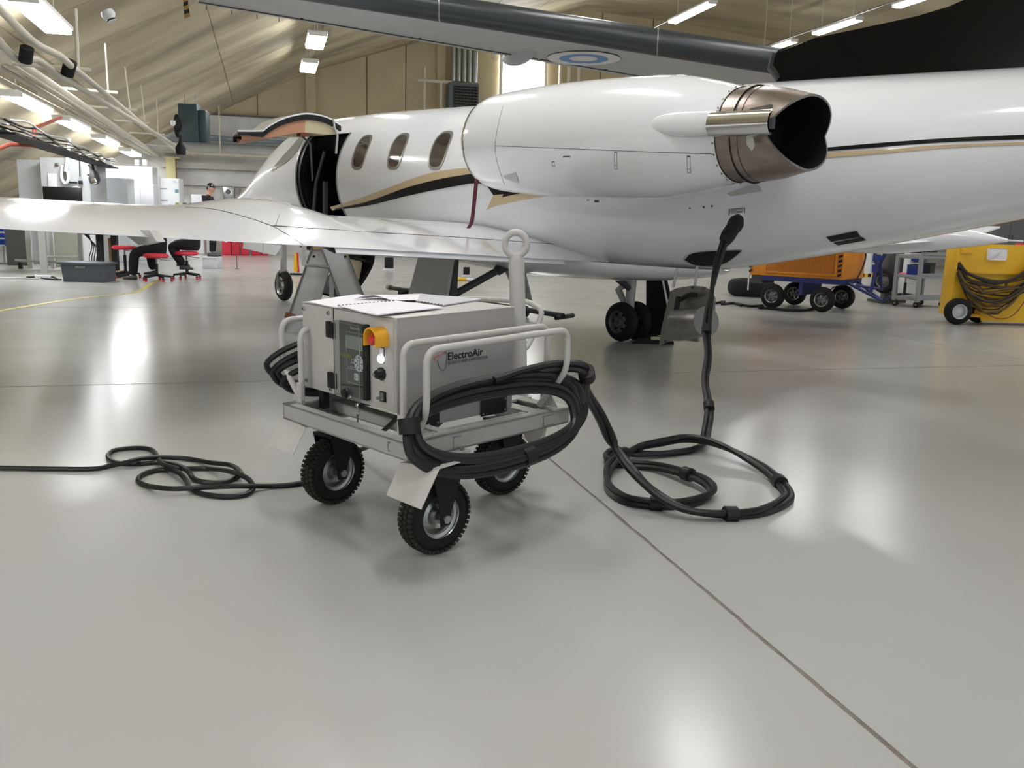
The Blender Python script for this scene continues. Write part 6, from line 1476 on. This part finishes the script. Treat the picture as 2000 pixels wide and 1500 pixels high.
def hand(par, w, d, r=.011, up=V((0, 0, 1))):
    w = V(w); d = V(d).normalized(); s_ = d.cross(up).normalized(); u_ = s_.cross(d)
    J = {'w': (w, .022), 'p': (w+d*.06, (.034, .018))}; E2 = [('w', 'p')]
    for i, (o_, L_) in enumerate(((-.03, .06), (-.01, .075), (.01, .07), (.03, .055))):
        J['a%d' % i] = (w+d*.09+s_*o_, r); J['b%d' % i] = (w+d*(.09+L_*.5)+s_*o_-u_*.01, r*.85); J['c%d' % i] = (w+d*(.09+L_)+s_*o_-u_*.03, r*.7); E2 += [('p', 'a%d' % i), ('a%d' % i, 'b%d' % i), ('b%d' % i, 'c%d' % i)]
    J['t0'] = (w+d*.04-s_*.04, r); J['t1'] = (w+d*.07-s_*.06, r*.8); E2 += [('p', 't0'), ('t0', 't1')]
    return skinfig('hand', J, E2, skin, par, 1)
hand(t, (.30, .20, 1.10), (1, -.1, -.1)); hand(t, (.2, -.22, 1.05), (1, .1, -.1))
def shoe(par, p, d, L_=.28, m=blackm):
    d = V(d).normalized(); s_ = V((-d.y, d.x, 0)); p = V(p); rows = []
    for i in range(11):
        f = i/10; w_ = .045*(.8+.5*math.sin(PI*min(1, f*1.1))**.7); h_ = .11-.06*f**.8
        if i in (0, 10): w_ *= .45; h_ *= .6
        rows.append([p+d*(L_*(f-.28))+s_*(w_*math.cos(a_))+V((0, 0, max(0, .0+h_*.5+h_*.5*math.sin(a_)))) for a_ in (2*PI*k/12 for k in range(12))])
    b = B(); R = b.grid(rows, closeu=True); b.face(R[0]); b.face(R[-1][::-1]); return b.obj('shoe', m, par, ang=60)
for y_ in (.12, -.12): shoe(t, (.0, y_, .0), (1, 0, 0), m=darkg)
t = thing('step_platform', 'small light grey step platform the standing man stands on', 'platform', gM-V((0, 0, .30))); b = B(); b.box((0, 0, .15), (.38, .34, .296), bev=.01); b.obj('deck', lm, t); b = B(); b.box((0, -.18, .27), (.38, .02, .03)); b.obj('edge_strip', cab_w, t)
# two seated people, seen mostly below the wing
def seated(lab, Y, pts, shoes, rz=0):
    o_ = V((P(pts['pelvis'][0], 430, Y).x, Y, 0)); t = thing('person', lab, 'person', o_)
    def q(px, py, dy=0.0): return P(px, py, Y+dy)-o_
    J = {'pelvis': (q(*pts['pelvis']), (.17, .14)), 'waist': (q(*pts['pelvis'])+V((-.02, 0, .16)), (.16, .12)), 'chest': (q(*pts['pelvis'])+V((-.10, 0, .38)), (.18, .13)), 'neckb': (q(*pts['pelvis'])+V((-.14, 0, .50)), .08), 'neck': (q(*pts['pelvis'])+V((-.16, 0, .55)), .055)}
    E2 = [('pelvis', 'waist'), ('waist', 'chest'), ('chest', 'neckb'), ('neckb', 'neck')]
    for s_, dy in (('l', .17), ('r', -.17)):
        J['h'+s_] = (J['pelvis'][0]+V((-.03, dy*.6, -.03)), .14); J['k'+s_] = (q(*pts['k'+s_], dy), .115); J['a'+s_] = (q(*pts['a'+s_], dy), .085)
        J['s'+s_] = (J['chest'][0]+V((0, dy*1.2, .08)), .07); J['e'+s_] = (J['chest'][0]+V((-.12, dy*1.4, -.16)), .05); J['w'+s_] = (J['chest'][0]+V((-.34, dy, -.14)), .035)
        E2 += [('pelvis', 'h'+s_), ('h'+s_, 'k'+s_), ('k'+s_, 'a'+s_), ('chest', 's'+s_), ('s'+s_, 'e'+s_), ('e'+s_, 'w'+s_)]
    skinfig('clothed_body', J, E2, black_cl, t)
    for s_, dy in (('l', .17), ('r', -.17)):
        a_ = J['a'+s_][0]; z_ = max(0, a_.z-.09); shoe(t, (a_.x, a_.y, z_), shoes[s_], m=darkg); hand(t, J['w'+s_][0], (-1, 0, -.1))
    n = J['neck'][0]; b = B(); b.tube([n-V((0, 0, .06)), n+V((-.03, 0, .08))], [.06, .052], 12); b.obj('neck', skin, t)
    head(t, n+V((-.05, 0, .13)), .085, PI)
    return t
seated('nearer seated person in black trousers on a red stool, leaning left under the wing', 17.5, {'pelvis': (318, 484), 'kl': (292, 484), 'al': (300, 528), 'kr': (262, 492), 'ar': (260, 538)}, {'l': (-1, 0, 0), 'r': (-1, 0, 0)})
seated('further seated person in black trousers with one foot drawn back under the red stool', 18.0, {'pelvis': (385, 474), 'kl': (338, 478), 'al': (352, 512), 'kr': (332, 480), 'ar': (358, 518)}, {'l': (1, 0, 0), 'r': (1, 0, 0)})
